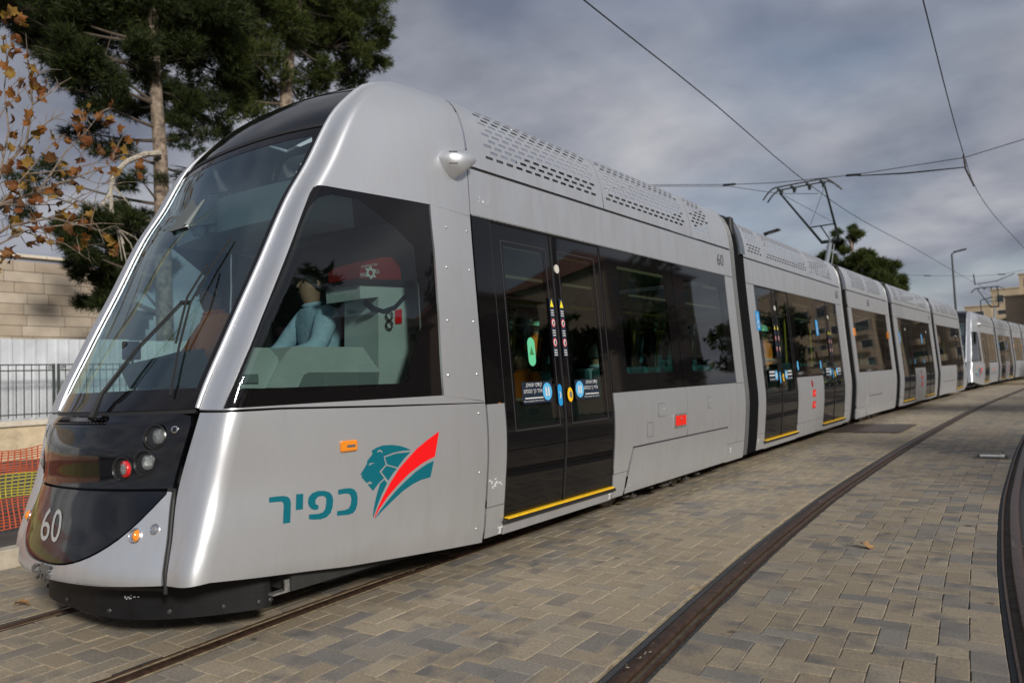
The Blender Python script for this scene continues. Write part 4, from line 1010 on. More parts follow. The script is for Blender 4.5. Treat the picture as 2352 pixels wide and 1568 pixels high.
def paver_mat(name, island, dusty=1.0, dim=1.0):
    m = bpy.data.materials.new(name); m.use_nodes = True; t = m.node_tree; b = t.nodes['Principled BSDF']; b.inputs['Roughness'].default_value = .82
    g = nd(t, 'ShaderNodeNewGeometry')
    if island: rv = g.outputs['Random Per Island']
    else: rv = nd(t, 'ShaderNodeObjectInfo').outputs['Random']
    r1 = nd(t, 'ShaderNodeValToRGB'); t.links.new(rv, r1.inputs[0]); e = r1.color_ramp.elements
    e[0].position = 0; e[0].color = (.262, .215, .152, 1); e[1].position = 1; e[1].color = (.37, .312, .228, 1)
    for p, c in ((.55, (.335, .28, .20, 1)), (.72, (.245, .225, .192, 1)), (.86, (.17, .16, .148, 1)), (.94, (.295, .25, .19, 1))):
        k_ = e.new(p); k_.color = c
    # charcoal blending inside the stones
    wn = nd(t, 'ShaderNodeMath', operation='MULTIPLY'); wn.inputs[1].default_value = 37.0; t.links.new(rv, wn.inputs[0])
    cx_ = nd(t, 'ShaderNodeCombineXYZ'); t.links.new(wn.outputs[0], cx_.inputs[2])
    va = nd(t, 'ShaderNodeVectorMath', operation='ADD'); t.links.new(g.outputs['Position'], va.inputs[0]); t.links.new(cx_.outputs[0], va.inputs[1])
    n = nd(t, 'ShaderNodeTexNoise'); n.inputs['Scale'].default_value = 4.5; n.inputs['Detail'].default_value = 3; t.links.new(va.outputs[0], n.inputs['Vector'])
    r2 = nd(t, 'ShaderNodeValToRGB'); t.links.new(n.outputs['Fac'], r2.inputs[0]); r2.color_ramp.elements[0].position = .50; r2.color_ramp.elements[1].position = .72
    m1 = nd(t, 'ShaderNodeMix', data_type='RGBA'); t.links.new(r2.outputs[0], m1.inputs[0]); t.links.new(r1.outputs[0], m1.inputs[6]); m1.inputs[7].default_value = (.14, .132, .122, 1)
    # drifted sand and traffic dirt over the whole yard
    n2 = nd(t, 'ShaderNodeTexNoise'); n2.inputs['Scale'].default_value = .55; n2.inputs['Detail'].default_value = 6; t.links.new(g.outputs['Position'], n2.inputs['Vector'])
    r3 = nd(t, 'ShaderNodeValToRGB'); t.links.new(n2.outputs['Fac'], r3.inputs[0]); r3.color_ramp.elements[0].position = .42; r3.color_ramp.elements[1].position = .66; r3.color_ramp.elements[1].color = (.6*dusty, .6*dusty, .6*dusty, 1)
    m2 = nd(t, 'ShaderNodeMix', data_type='RGBA'); t.links.new(r3.outputs[0], m2.inputs[0]); t.links.new(m1.outputs[2], m2.inputs[6]); m2.inputs[7].default_value = (.37, .305, .21, 1)
    n4 = nd(t, 'ShaderNodeTexNoise'); n4.inputs['Scale'].default_value = 70; n4.inputs['Detail'].default_value = 5; t.links.new(g.outputs['Position'], n4.inputs['Vector'])
    m3 = nd(t, 'ShaderNodeMix', data_type='RGBA', blend_type='MULTIPLY'); m3.inputs[0].default_value = .6; t.links.new(m2.outputs[2], m3.inputs[6])
    r4 = nd(t, 'ShaderNodeValToRGB'); t.links.new(n4.outputs['Fac'], r4.inputs[0]); r4.color_ramp.elements[0].position = .3; r4.color_ramp.elements[0].color = (.55*dim, .55*dim, .56*dim, 1); r4.color_ramp.elements[1].position = .72; r4.color_ramp.elements[1].color = (1.25*dim, 1.22*dim, 1.19*dim, 1)
    t.links.new(r4.outputs[0], m3.inputs[7])
    # oil drips and gum
    vo_ = nd(t, 'ShaderNodeTexVoronoi'); vo_.inputs['Scale'].default_value = 2.6; t.links.new(g.outputs['Position'], vo_.inputs['Vector'])
    nz_ = nd(t, 'ShaderNodeTexNoise'); nz_.inputs['Scale'].default_value = 30; t.links.new(g.outputs['Position'], nz_.inputs['Vector'])
    ad_ = nd(t, 'ShaderNodeMath', operation='MULTIPLY_ADD'); ad_.inputs[1].default_value = .06; t.links.new(nz_.outputs['Fac'], ad_.inputs[0]); t.links.new(vo_.outputs['Distance'], ad_.inputs[2])
    rd_ = nd(t, 'ShaderNodeValToRGB'); t.links.new(ad_.outputs[0], rd_.inputs[0]); rd_.color_ramp.elements[0].position = .075; rd_.color_ramp.elements[0].color = (.35, .33, .32, 1); rd_.color_ramp.elements[1].position = .11; rd_.color_ramp.elements[1].color = (1, 1, 1, 1)
    m4 = nd(t, 'ShaderNodeMix', data_type='RGBA', blend_type='MULTIPLY'); m4.inputs[0].default_value = .8; t.links.new(m3.outputs[2], m4.inputs[6]); t.links.new(rd_.outputs[0], m4.inputs[7])
    t.links.new(m4.outputs[2], b.inputs['Base Color'])
    bpn = nd(t, 'ShaderNodeBump'); bpn.inputs['Strength'].default_value = .35; bpn.inputs['Distance'].default_value = .004; t.links.new(n4.outputs['Fac'], bpn.inputs['Height']); t.links.new(bpn.outputs[0], b.inputs['Normal'])
    return m
M_PAV1 = paver_mat('paver_stone', False); M_PAVI = paver_mat('paver_stone_field', True)
M_PAV2 = paver_mat('swept_paver', False, .15, .80); M_PAVJ = paver_mat('swept_paver_field', True, .15, .80)
PW = .1325; G = .0018
def brick_geo(x0, x1, y0, y1, z=0, tilt=(0, 0), ch=.004, dp=.035):
    cxm, cym = (x0+x1)/2, (y0+y1)/2
    def zz(x, y): return z+tilt[0]*(x-cxm)+tilt[1]*(y-cym)
    v = [(x, y, zz(x, y)) for x, y in ((x0+ch, y0+ch), (x1-ch, y0+ch), (x1-ch, y1-ch), (x0+ch, y1-ch))]
    v += [(x, y, zz(x, y)-ch*.8) for x, y in ((x0, y0), (x1, y0), (x1, y1), (x0, y1))]
    v += [(x, y, -dp) for x, y in ((x0, y0), (x1, y0), (x1, y1), (x0, y1))]
    f = [(0, 1, 2, 3)]+[(4+i, 4+(i+1) % 4, (i+1) % 4, i) for i in range(4)]+[(8+i, 8+(i+1) % 4, 4+(i+1) % 4, 4+i) for i in range(4)]
    return v, f
RG = .7525
cells = []
def zone(cf, strips, y_lo, y_hi, dx0):
    for fa, fb in strips:
        j0 = int(y_lo/PW)-1; j1 = int(y_hi/PW)+1; i0 = int((-3.2-dx0)/PW)-2; i1 = int((6.5-dx0)/PW)+2
        for j in range(j0, j1):
            for i in range(i0, i1):
                mth = (i-j) % 4
                if mth == 0: w, h_ = 2, 1
                elif mth == 3: w, h_ = 1, 2
                else: continue
                x0 = dx0+i*PW+G; x1 = dx0+(i+w)*PW-G; y0 = j*PW+G; y1 = (j+h_)*PW-G; ym = (y0+y1)/2
                a, b = fa(ym), fb(ym)
                cut = x0 < a+.056 or x1 > b-.056
                if x0 < a+.056: x0 = a
                if x1 > b-.056: x1 = b
                if x1-x0 < .05 or y1 < y_lo or y0 > y_hi: continue
                cells.append((cf, x0, x1, y0, y1, cut, w))
zone(c1, [(lambda y: -2.46, lambda y: -RG-.085), (lambda y: -RG+.085, lambda y: RG-.085), (lambda y: RG+.085, lambda y: c2(y)-c1(y)-RG-.125)], -2.0, 44, 0.03)
zone(c2, [(lambda y: -RG+.105, lambda y: RG*1.13-.115), (lambda y: RG*1.13+.115, lambda y: 4.5)], -2.0, 44, 0.06)
# things let into the paving
PLATE = [at_z(p, 0.0) for p in D(1400, 1000, 2.0276)([(1380, 172), (1500, 130), (1805, 140), (1730, 181)])]
px0, px1 = .72, 2.06; py0, py1 = 16.0, 18.15
ranked = []
for idx, (cf, x0, x1, y0, y1, cut, w) in enumerate(cells):
    ym = (y0+y1)/2; X = cf(ym)+(x0+x1)/2
    a = proj((X, ym, 0))
    dvec = np.array([X, ym, 0])-CAM; depth = float(RW.T[2] @ dvec)
    vis = depth > .3 and -20 < a[0] < CW+20 and 900 < a[1] < CH+20 and not (X < 1.2 and ym > 4.4) and not (-1.0 < X < .95 and ym > 2.15)
    ranked.append(((x1-x0)*(y1-y0)/depth**3 if vis and not cut else 0, idx))
ranked.sort(reverse=True); ind = set(i for s_, i in ranked[:300] if s_ > 0)
paving = tag(empty('pavement', (0, 0, 0)), kind='structure')
pv = {}
for w in (1, 2):
    sx, sy = (2*PW-2*G, PW-2*G) if w == 2 else (PW-2*G, 2*PW-2*G)
    v, f = brick_geo(-sx/2, sx/2, -sy/2, sy/2); pv[w, 0] = mesh('paver', v, f, M_PAV1); pv[w, 1] = mesh('paver', v, f, M_PAV2)
fld = MB(); fld2 = MB()
for idx, (cf, x0, x1, y0, y1, cut, w) in enumerate(cells):
    ym = (y0+y1)/2
    if px0-.03 < cf(ym)+(x0+x1)/2 < px1+.03 and py0 < ym < py1: continue
    dz = -.0016*abs(random.gauss(0, 1)); tl = (random.gauss(0, .008), random.gauss(0, .008))
    if idx in ind:
        o = bpy.data.objects.new('paver', pv[w, int(cf is c2)]); COL.objects.link(o); o.parent = paving
        sl = (cf(ym+.1)-cf(ym-.1))/.2
        o.location = (cf(ym)+(x0+x1)/2, ym, dz); o.rotation_euler = (tl[1], -tl[0], -math.atan(sl)*.9+random.gauss(0, .006))
    else:
        v, f = brick_geo(x0, x1, y0, y1, dz, tl); jt = [(random.gauss(0, .0012), random.gauss(0, .0012)) for _ in range(4)]; v = [(p[0]+jt[i % 4][0], p[1]+jt[i % 4][1], p[2]) for i, p in enumerate(v)]; (fld2 if cf is c2 else fld).add([(p[0]+cf(p[1]), p[1], p[2]) for p in v], f)
o = fld.obj('paver_field', M_PAVI, paving); o['kind'] = 'stuff'
o = fld2.obj('paver_field', M_PAVJ, paving); o['kind'] = 'stuff'
# rails
M_RAIL = mat('rusty_rail', (.085, .05, .034), .42, .55, noise=(22, .45, 8), bump=(60, .12))
M_GROOVE = mat('rail_groove', (.02, .016, .013), .8, noise=(25, .4))
M_RUBS = mat('rail_rubber', (.035, .036, .037), .75, noise=(40, .5, 6), bump=(120, .5))
M_MESHR = mat('ribbed_rubber', (.05, .052, .054), .6, noise=(60, .5, 6))
M_SPL = mat('mortar_splash', (.34, .29, .22), .9, noise=(60, .4))
def along(cf, offs, prof, ys, mb=None):
    """extrude a cross-section (dx, z) list along the curve at lateral offset"""
    mb = mb or MB(); n = len(prof); b = len(mb.v)
    for y in ys:
        sl = (cf(y+.2)-cf(y-.2))/.4; c_ = 1/math.sqrt(1+sl*sl); x = cf(y)
        for dx_, z in prof: mb.v.append((x+(offs+dx_)*c_, y-(offs+dx_)*c_*sl, z))
    for i in range(len(ys)-1):
        for k_ in range(n-1): mb.f.append((b+i*n+k_, b+i*n+k_+1, b+(i+1)*n+k_+1, b+(i+1)*n+k_))
    return mb
YR = [-11+.5*i for i in range(120)]+[49+1.0*i for i in range(80)]
def rail(cf, side, rise, label, near_mesh):
    root = tag(empty('tram_rail', (cf(0)+side*RG, 0, 0)), label, 'rail')
    inv = Matrix.Translation(root.location).inverted()
    s = side
    def obj(prof, nm, m, smooth=True):
        prof = sorted(prof) if False else prof
        o_ = along(cf, s*RG, prof if s > 0 else [(-a, z) for a, z in prof][::-1], YR).obj(nm, m, smooth=smooth); o_.parent = root; o_.matrix_parent_inverse = inv; return o_
    r = rise
    # s>0: outer side is +x
    obj([(-.030, -.02), (-.034, r-.012), (-.028, r-.003), (-.012, r), (.016, r), (.030, r-.003), (.038, r-.010), (.040, -.02)], 'rail_head', M_RAIL)
    obj([(-.072, -.028), (-.030, -.030)], 'flange_groove', M_GROOVE)
    obj([(-.088, -.02), (-.088, r-.006), (-.076, r-.004), (-.070, -.028)], 'keeper_lip', M_RAIL)
    obj([(.040, r-.016), (.060, r-.013), (.098, -.004), (.104, -.02)], 'outer_rubber', M_MESHR if near_mesh else M_RUBS)
    obj([(-.118, -.02), (-.112, -.003), (-.090, -.002), (-.088, -.02)], 'inner_rubber', M_RUBS)
    if near_mesh:                                    # diamond ribs on the rubber
        mb = MB(); y = 2.0; ox = .051; wd = .036
        while y < 11.0:
            for dr in (1, -1):
                P = []
                for t in (0, 1):
                    xx = ox+wd*t; yy = y+dr*.035*(t-.5); zc = r-.0125-(.022)*t*.42
                    x = cf(yy)+s*(RG+xx); P.append((x, yy, zc+.002))
                d = .0018; mb.add([(P[0][0], P[0][1]-d, P[0][2]), (P[0][0], P[0][1]+d, P[0][2]), (P[1][0], P[1][1]+d, P[1][2]), (P[1][0], P[1][1]-d, P[1][2])], [(0, 1, 2, 3)])
            y += .028
        o_ = mb.obj('rubber_ribs', mat('rubber_rib', (.16, .165, .17), .5)); o_.parent = root; o_.matrix_parent_inverse = inv; o_['kind'] = 'stuff'
    # mortar splashes on the head
    mb = MB(); cl = [1+10*rnd() for _ in range(7)]
    for _ in range(70):
        y = random.choice(cl)+random.gauss(0, .25); w = .004+.018*rnd(); l = .004+.02*rnd(); xx = -.015+.045*rnd(); x = cf(y)+s*(RG+xx)
        k_ = 7; P = [(x+w*.5*math.cos(6.283*q/k_)*(.6+.6*rnd()), y+l*.6*math.sin(6.283*q/k_)*(.6+.6*rnd()), r+.0012-(.004 if abs(xx) > .02 else 0)) for q in range(k_)]
        mb.add(P, [tuple(range(k_))])
    o_ = mb.obj('mortar_splash', M_SPL); o_.parent = root; o_.matrix_parent_inverse = inv; o_['kind'] = 'stuff'
rail(c1, 1, .006, 'rusty grooved rail under the door side of tram 60', False)
rail(c1, -1, .006, 'rusty grooved rail under the kerb side of tram 60', False)
rail(c2, -1, .022, 'raised rusty rail with ribbed rubber edge on the empty track', True)
rail(c2, 1.13, .016, 'rusty rail of the empty track furthest from the trams', False)
# steel plate, pit cover with white tube, leaves
pl = ob('steel_plate', [(px0, py0, .004), (px1, py0, .004), (px1, py1-.05, .004), (px0, py1, .004), (px0, py0, .022), (px1, py0, .022), (px1, py1-.05, .022), (px0, py1, .022)], [(4, 5, 6, 7), (0, 1, 5, 4), (1, 2, 6, 5), (2, 3, 7, 6), (3, 0, 4, 7)], mat('rusty_plate', (.105, .082, .072), .6, .4, noise=(5, .3, 8)))
pl.rotation_euler = (0, 0, 0); tag(pl, 'rust brown steel plate lying on the pavers beside the tram', 'steel plate')
pc_ = Vector(at_z(D(1400, 1000, 2.0276)([(2190, 290)])[0], 0)); pit = tag(empty('pit_cover', pc_), 'small sunken pit frame with a white tube between the rails', 'pit cover')
pit.rotation_euler = (0, 0, .03)
fr_ = MB().box((0, .17, .003), (.40, .02, .02)).box((0, -.17, .003), (.40, .02, .02)).box((.19, 0, .003), (.02, .32, .02)).box((-.19, 0, .003), (.02, .32, .02)); fr_.obj('pit_frame', mat('pit_frame', (.10, .09, .075), .7, noise=(30, .4)), pit)
MB().box((0, 0, .0035), (.36, .32, .003)).obj('pit_lid', M_GROOVE, pit)
MB().tube([(-.14, -.02, .022), (.10, -.02, .022)], .018, 12).tube([(.10, -.02, .022), (.15, -.02, .022)], .025, 12).obj('white_tube', mat('white_pvc', (.72, .72, .70), .4), pit, smooth=True)
def leaf_mesh(name, sz, curl, m, seed):
    """a lobed plane-tree leaf, curled"""
    rr = random.Random(seed); pts = [(0, 0)]; lob = [(-150, .55), (-120, .48), (-100, .78), (-74, .60), (-52, .92), (-28, .66), (0, 1.0), (28, .66), (52, .92), (74, .60), (100, .78), (120, .48), (150, .55), (178, .2), (-178, .2)]
    P = [(sz*r_*(.85+.3*rr.random())*math.sin(R(a)), sz*r_*(.85+.3*rr.random())*math.cos(R(a))) for a, r_ in lob]
    def zf(x, y): return curl*sz*(abs(x/sz)**1.6)+curl*.4*sz*math.sin(y/sz*3+seed)
    v = [(0, 0, zf(0, 0))]+[(x, y, zf(x, y)) for x, y in P]; n = len(P)
    v += [(x*.5, y*.5, zf(x*.5, y*.5)+.0) for x, y in P]
    f = []
    for i in range(n):
        j = (i+1) % n; f += [(0, 1+n+i, 1+n+j), (1+n+i, 1+i, 1+j, 1+n+j)]
    b = len(v); v += [(-.012*sz, -.1*sz, 0), (.012*sz, -.1*sz, 0), (.0, -1.0*sz, .12*sz)]; f.append((b, b+1, b+2))
    return mesh(name, v, f, m)
M_DRYLEAF = mat('dry_leaf', (.30, .17, .07), .7, noise=(40, .4))
for px, rz_, lb_ in ((D(1400, 1000, 2.0276)([(1565, 742)])[0], 1.2, 'curled tan leaf lying on the pavers between the empty rails'), (D(0, 1400, 3.36)([(200, 375)])[0], 2.6, 'dry brown leaf lying beside the rail in front of the tram nose')):
    o = bpy.data.objects.new('fallen_leaf', leaf_mesh('fallen_leaf', .075, .45, M_DRYLEAF, int(rz_*10))); COL.objects.link(o); q = at_z(px, .012); o.location = (q[0], q[1], .014); o.rotation_euler = (.1, .15, rz_); tag(o, lb_, 'leaf', None)
# ---------------------------------------------------------------- kerb, road and the far side on the left
kerb = tag(empty('kerb', (-2.5, 0, 0)), kind='structure')
M_KERB = mat('kerb_stone', (.42, .37, .29), .85, noise=(9, .25, 8), bump=(80, .2))
KX = -2.46
y = -6.0; kk = 0
while y < 60:
    x = c1(y+.5)+KX-.09; o = bpy.data.objects.new('kerb_stone', mesh('kerb_stone', *(lambda b_: (b_.v, b_.f))(MB().box((0, 0, .03), (.18, .985, .24), bev=.015)), M_KERB)) if kk == 0 else bpy.data.objects.new('kerb_stone', k0)
    k0 = o.data; COL.objects.link(o); o.parent = kerb; o.matrix_parent_inverse = Matrix.Translation(kerb.location).inverted()
    o.location = (x, y+.5, 0); o.rotation_euler = (0, 0, -math.atan((c1(y+1)-c1(y)))); y += 1.0; kk += 1
tag(strip('road', lambda y: -13.6, lambda y: c1(y)+KX-.16, [-40+2*i for i in range(90)], .06, M_ASPH), kind='structure')
# plastic safety netting on stakes
XM = -3.75
def net(name, z0, z1, m, parent):
    mb = MB(); ny = int(14/.055)
    def wv(y, z): return XM+.10*math.sin(y*1.3)+.05*math.sin(y*3.1+z*4)+.03*math.sin(y*9+z*9)
    zt = lambda y: z1-.09*abs(math.sin((y-1.3)*1.31))-.01*math.sin(y*7)
    nz = max(2, int((z1-z0)/.032))
    for i in range(nz+1):
        t = i/nz; last = None; hw = .0055
        for q in range(0, ny+1):
            yy = -3+q*.055; z = z0+(zt(yy)-z0 if z1 > .85 else z1-z0)*t+.006*math.sin(yy*7+i)
            x = wv(yy, z); b = len(mb.v); mb.v += [(x, yy, z-hw), (x, yy, z+hw)]
            if last is not None: mb.f.append((last, b, b+1, last+1))
            last = b
    for q in range(0, ny+1):
        yy = -3+q*.055; last = None
        for i in range(0, 7):
            t = i/6; z = z0+(zt(yy)-z0 if z1 > .85 else z1-z0)*t; x = wv(yy, z)+.001; b = len(mb.v); mb.v += [(x, yy-.006, z), (x, yy+.006, z)]
            if last is not None: mb.f.append((last, b, b+1, last+1))
            last = b
    o_ = mb.obj(name, m, parent); o_['kind'] = 'stuff'; return o_
netf = tag(empty('safety_netting', (0, 0, 0)), 'orange and yellow plastic safety netting strung along the kerb', 'netting')
M_NETO = mat('orange_plastic_net', (.42, .075, .028), .55); M_NETY = mat('yellow_plastic_net', (.38, .32, .03), .55)
net('orange_net', .64, .96, M_NETO, netf); net('yellow_net', .40, .63, M_NETY, netf); net('orange_net', .10, .39, M_NETO, netf)
for y in (-1.2, 1.3, 3.62, 6.0, 8.6): MB().tube([(XM-.03, y, .0), (XM-.03, y, 1.06)], .012, 6).obj('netting_stake', mat('rebar', (.10, .055, .035), .8), netf)
# low limestone parapet with cap stones, railing and hoarding
XP = -13.6
par = tag(empty('parapet_wall', (XP, 0, 0)), 'low rough limestone wall with pale cap stones along the road', 'wall')
pinv = Matrix.Translation(par.location).inverted()
def child(o, root, inv=None):
    o.parent = root; o.matrix_parent_inverse = inv if inv is not None else root.matrix_basis.inverted(); return o
M_LIME = mat('rough_limestone', (.56, .45, .30), .9, noise=(3, .25, 8), bump=(14, .9)); M_CAP = mat('cap_limestone', (.60, .53, .43), .8, noise=(6, .12))
child(MB().box((XP-.15, 20, .40), (.30, 70, .80)).obj('wall_body', M_LIME), par)
cap_me = mesh('cap_stone', *(lambda b_: (b_.v, b_.f))(MB().box((0, 0, 0), (.42, 1.18, .12), bev=.012)), M_CAP)
for i in range(58):
    o = bpy.data.objects.new('cap_stone', cap_me); COL.objects.link(o); o.location = (XP-.15, -14+i*1.2, .86); child(o, par)
M_FENCE = mat('fence_paint', (.06, .072, .065), .5, .3, noise=(20, .2))
bar_me = mesh('fence_bar', *(lambda b_: (b_.v, b_.f))(MB().tube([(0, 0, .97), (0, 0, 2.14)], .011, 6)), M_FENCE)
scroll = MB().tube([(0, .05*(1-.07*k_)*math.cos(k_*.7), 2.08+.05*(1-.07*k_)*math.sin(k_*.7)) for k_ in range(12)], .010, 5)
scr_me = mesh('scroll', scroll.v, scroll.f, M_FENCE)
for fi in range(12):
    y0 = -5.2+fi*2.06; XFm = XP-.15
    fe = tag(empty('metal_railing', (XFm, y0+1, .92)), 'dark green metal railing panel with scrolled corners on the parapet', 'railing', 'railing panels on the parapet')
    child(MB().box((XFm, y0, 1.54), (.05, .05, 1.26)).obj('post', M_FENCE), fe); child(MB().box((XFm, y0+1.96, 1.54), (.05, .05, 1.26)).obj('post', M_FENCE), fe)
    for z in (2.15, 2.02, 1.05): child(MB().box((XFm, y0+.98, z), (.03, 1.92, .028)).obj('rail', M_FENCE), fe)
    for k_ in range(1, 13):
        o = bpy.data.objects.new('bar', bar_me); COL.objects.link(o); o.location = (XFm, y0+k_*.151, 0); child(o, fe)
    for yy in (y0+.08, y0+1.88):
        o = bpy.data.objects.new('scroll', scr_me); COL.objects.link(o); o.location = (XFm+.02, yy, 0); child(o, fe)
M_HOARD = mat('hoarding_sheet', (.56, .58, .61), .5, .15, noise=(1.1, .2, 8))
hb = MB(); yy = 0; prof = [(0, 0), (.0, .16), (.022, .18), (.022, .22), (0, .24), (0, .40), (.022, .42), (.022, .46), (0, .48), (0, .64), (.022, .66), (.022, .70), (0, .72), (0, .86), (.03, .88), (.03, .93), (0, .95)]
hb.v = [(x, y_, z) for z in (.0, 2.0) for x, y_ in prof]; n_ = len(prof); hb.f = [(i, i+1, n_+i+1, n_+i) for i in range(n_-1)]
h_me = mesh('hoarding_sheet', hb.v, hb.f, M_HOARD)
hoard = tag(empty('site_hoarding', (XP-.9, 0, .7)), 'pale grey ribbed metal site hoarding behind the railing', 'hoarding')
for i in range(42):
    o = bpy.data.objects.new('hoarding_sheet', h_me); COL.objects.link(o); o.location = (XP-.9, -8+i*.951, .78+.012*((i*7) % 3)); child(o, hoard)
for i in range(21): child(MB().box((XP-.97, -8+i*1.902, 1.35), (.06, .06, 2.7)).obj('hoarding_post', M_FENCE), hoard)
# embankment behind hoarding and the limestone building
tag(ob('terrace', [(XP-.3, -60, .62), (XP-.3, 120, .62), (-80, 120, .62), (-80, -60, .62)], [(3, 2, 1, 0)], M_EARTH), kind='structure')
XB = -22.0; BT = 5.95
sb = tag(empty('stone_building', (XB, 0, .6)), 'flat roofed building of coursed pale limestone blocks behind the hoarding', 'building')
child(MB().box((XB-5.03, 2.0, 3.2), (10, 22, 5.1)).obj('wall_core', mat('mortar', (.30, .26, .21), .95)), sb)
M_BLK = []
def block_mat(i, c): return mat('limestone_block_%d' % i, c, .88, noise=(2.2, .14, 8), bump=(45, .25))
blks = [block_mat(0, (.40, .335, .26)), block_mat(1, (.36, .295, .225)), block_mat(2, (.43, .365, .29))]
bw = {}
for li, ln in enumerate((.62, .86, 1.12)):
    for mi in range(3):
        b_ = MB().box((0, 0, 0), (.12, ln-.012, .338), bev=.008); bw[(li, mi)] = mesh('stone_block', b_.v, b_.f, blks[mi])
for r in range(15):
    y = -7.6+.3*((r*7) % 5)/2; z = .78+r*.35
    while y < 12.5:
        li = random.choice((0, 1, 1, 2, 2)); ln = (.62, .86, 1.12)[li]
        o = bpy.data.objects.new('stone_block', bw[(li, random.randrange(3))]); COL.objects.link(o); o.location = (XB+.0+.004*rnd(), y+ln/2, z); child(o, sb); y += ln
b_ = MB().box((0, 0, 0), (.5, 1.18, .10), bev=.01); cp = mesh('coping_stone', b_.v, b_.f, M_CAP)
for i in range(17):
    o = bpy.data.objects.new('coping_stone', cp); COL.objects.link(o); o.location = (XB-.12, -7.4+i*1.2, 6.02); child(o, sb)
# ---------------------------------------------------------------- trees
def leaf_mat(name, c0, c1_, c2_, trans=.35):
    m = bpy.data.materials.new(name); m.use_nodes = True; t = m.node_tree
    b = t.nodes['Principled BSDF']; b.inputs['Roughness'].default_value = .6; b.inputs['Specular IOR Level'].default_value = .25
    g = nd(t, 'ShaderNodeNewGeometry'); r = nd(t, 'ShaderNodeValToRGB'); t.links.new(g.outputs['Random Per Island'], r.inputs[0])
    e = r.color_ramp.elements; e[0].color = (*c0, 1); e[1].color = (*c2_, 1); k_ = e.new(.55); k_.color = (*c1_, 1)
    t.links.new(r.outputs[0], b.inputs['Base Color'])
    tl = nd(t, 'ShaderNodeBsdfTranslucent'); t.links.new(r.outputs[0], tl.inputs[0]); mxx = nd(t, 'ShaderNodeMixShader'); mxx.inputs[0].default_value = trans
    o = t.nodes['Material Output']; t.links.new(b.outputs[0], mxx.inputs[1]); t.links.new(tl.outputs[0], mxx.inputs[2]); t.links.new(mxx.outputs[0], o.inputs[0])
    return m
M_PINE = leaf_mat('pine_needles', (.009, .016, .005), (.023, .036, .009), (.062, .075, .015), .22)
M_PINE2 = leaf_mat('pine_needles_sun_painted', (.022, .036, .009), (.055, .078, .018), (.115, .13, .028), .28)  # lighter copy of the needles, sunlight put into the colour
M_BROAD = leaf_mat('broad_leaves', (.030, .05, .016), (.05, .08, .022), (.09, .11, .03), .3)
M_BARK = mat('pine_bark', (.19, .145, .11), .95, noise=(7, .75, 8), bump=(22, 1.0))
M_BARK2 = mat('pale_bark', (.36, .32, .26), .9, noise=(12, .35, 6), bump=(30, .5))
M_TWG = mat('dark_branch', (.085, .066, .05), .95)
rng = np.random.default_rng(5)
def tufts(cent, dirs, nb, ln, wd):
    """needle bunches: for every centre nb thin triangles fanning around its direction"""
    n = len(cent); d = np.repeat(dirs, nb, 0)+rng.normal(0, .62, (n*nb, 3)); d /= np.linalg.norm(d, axis=1)[:, None]+1e-9
    c = np.repeat(cent, nb, 0)+rng.normal(0, ln*.12, (n*nb, 3))
    s = np.cross(d, rng.normal(0, 1, (n*nb, 3))); s /= np.linalg.norm(s, axis=1)[:, None]+1e-9
    L_ = ln*(.6+.7*rng.random((n*nb, 1))); w = wd*(.7+.6*rng.random((n*nb, 1)))
    v = np.stack([c-s*w*.5, c+s*w*.5, c+d*L_], 1).reshape(-1, 3)
    return v
def tri_obj(name, v, m, parent):
    me = bpy.data.meshes.new(name); n = len(v)//3
    me.vertices.add(len(v)); me.vertices.foreach_set('co', v.astype(np.float32).ravel())
    me.loops.add(len(v)); me.loops.foreach_set('vertex_index', np.arange(len(v), dtype=np.int32))
    me.polygons.add(n); me.polygons.foreach_set('loop_start', np.arange(0, len(v), 3, dtype=np.int32)); me.polygons.foreach_set('loop_total', np.full(n, 3, np.int32))
    me.update(); me.validate(); me.materials.append(m)
    o = bpy.data.objects.new(name, me); COL.objects.link(o); child(o, parent) if parent else None
    return o
def bez(a, b, sag, n=7):
    a = np.array(a, float); b = np.array(b, float); mid = (a+b)/2+np.array([0, 0, sag]); out = []
    for i in range(n+1):
        t = i/n; out.append((1-t)**2*a+2*t*(1-t)*mid+t*t*b)
    return out
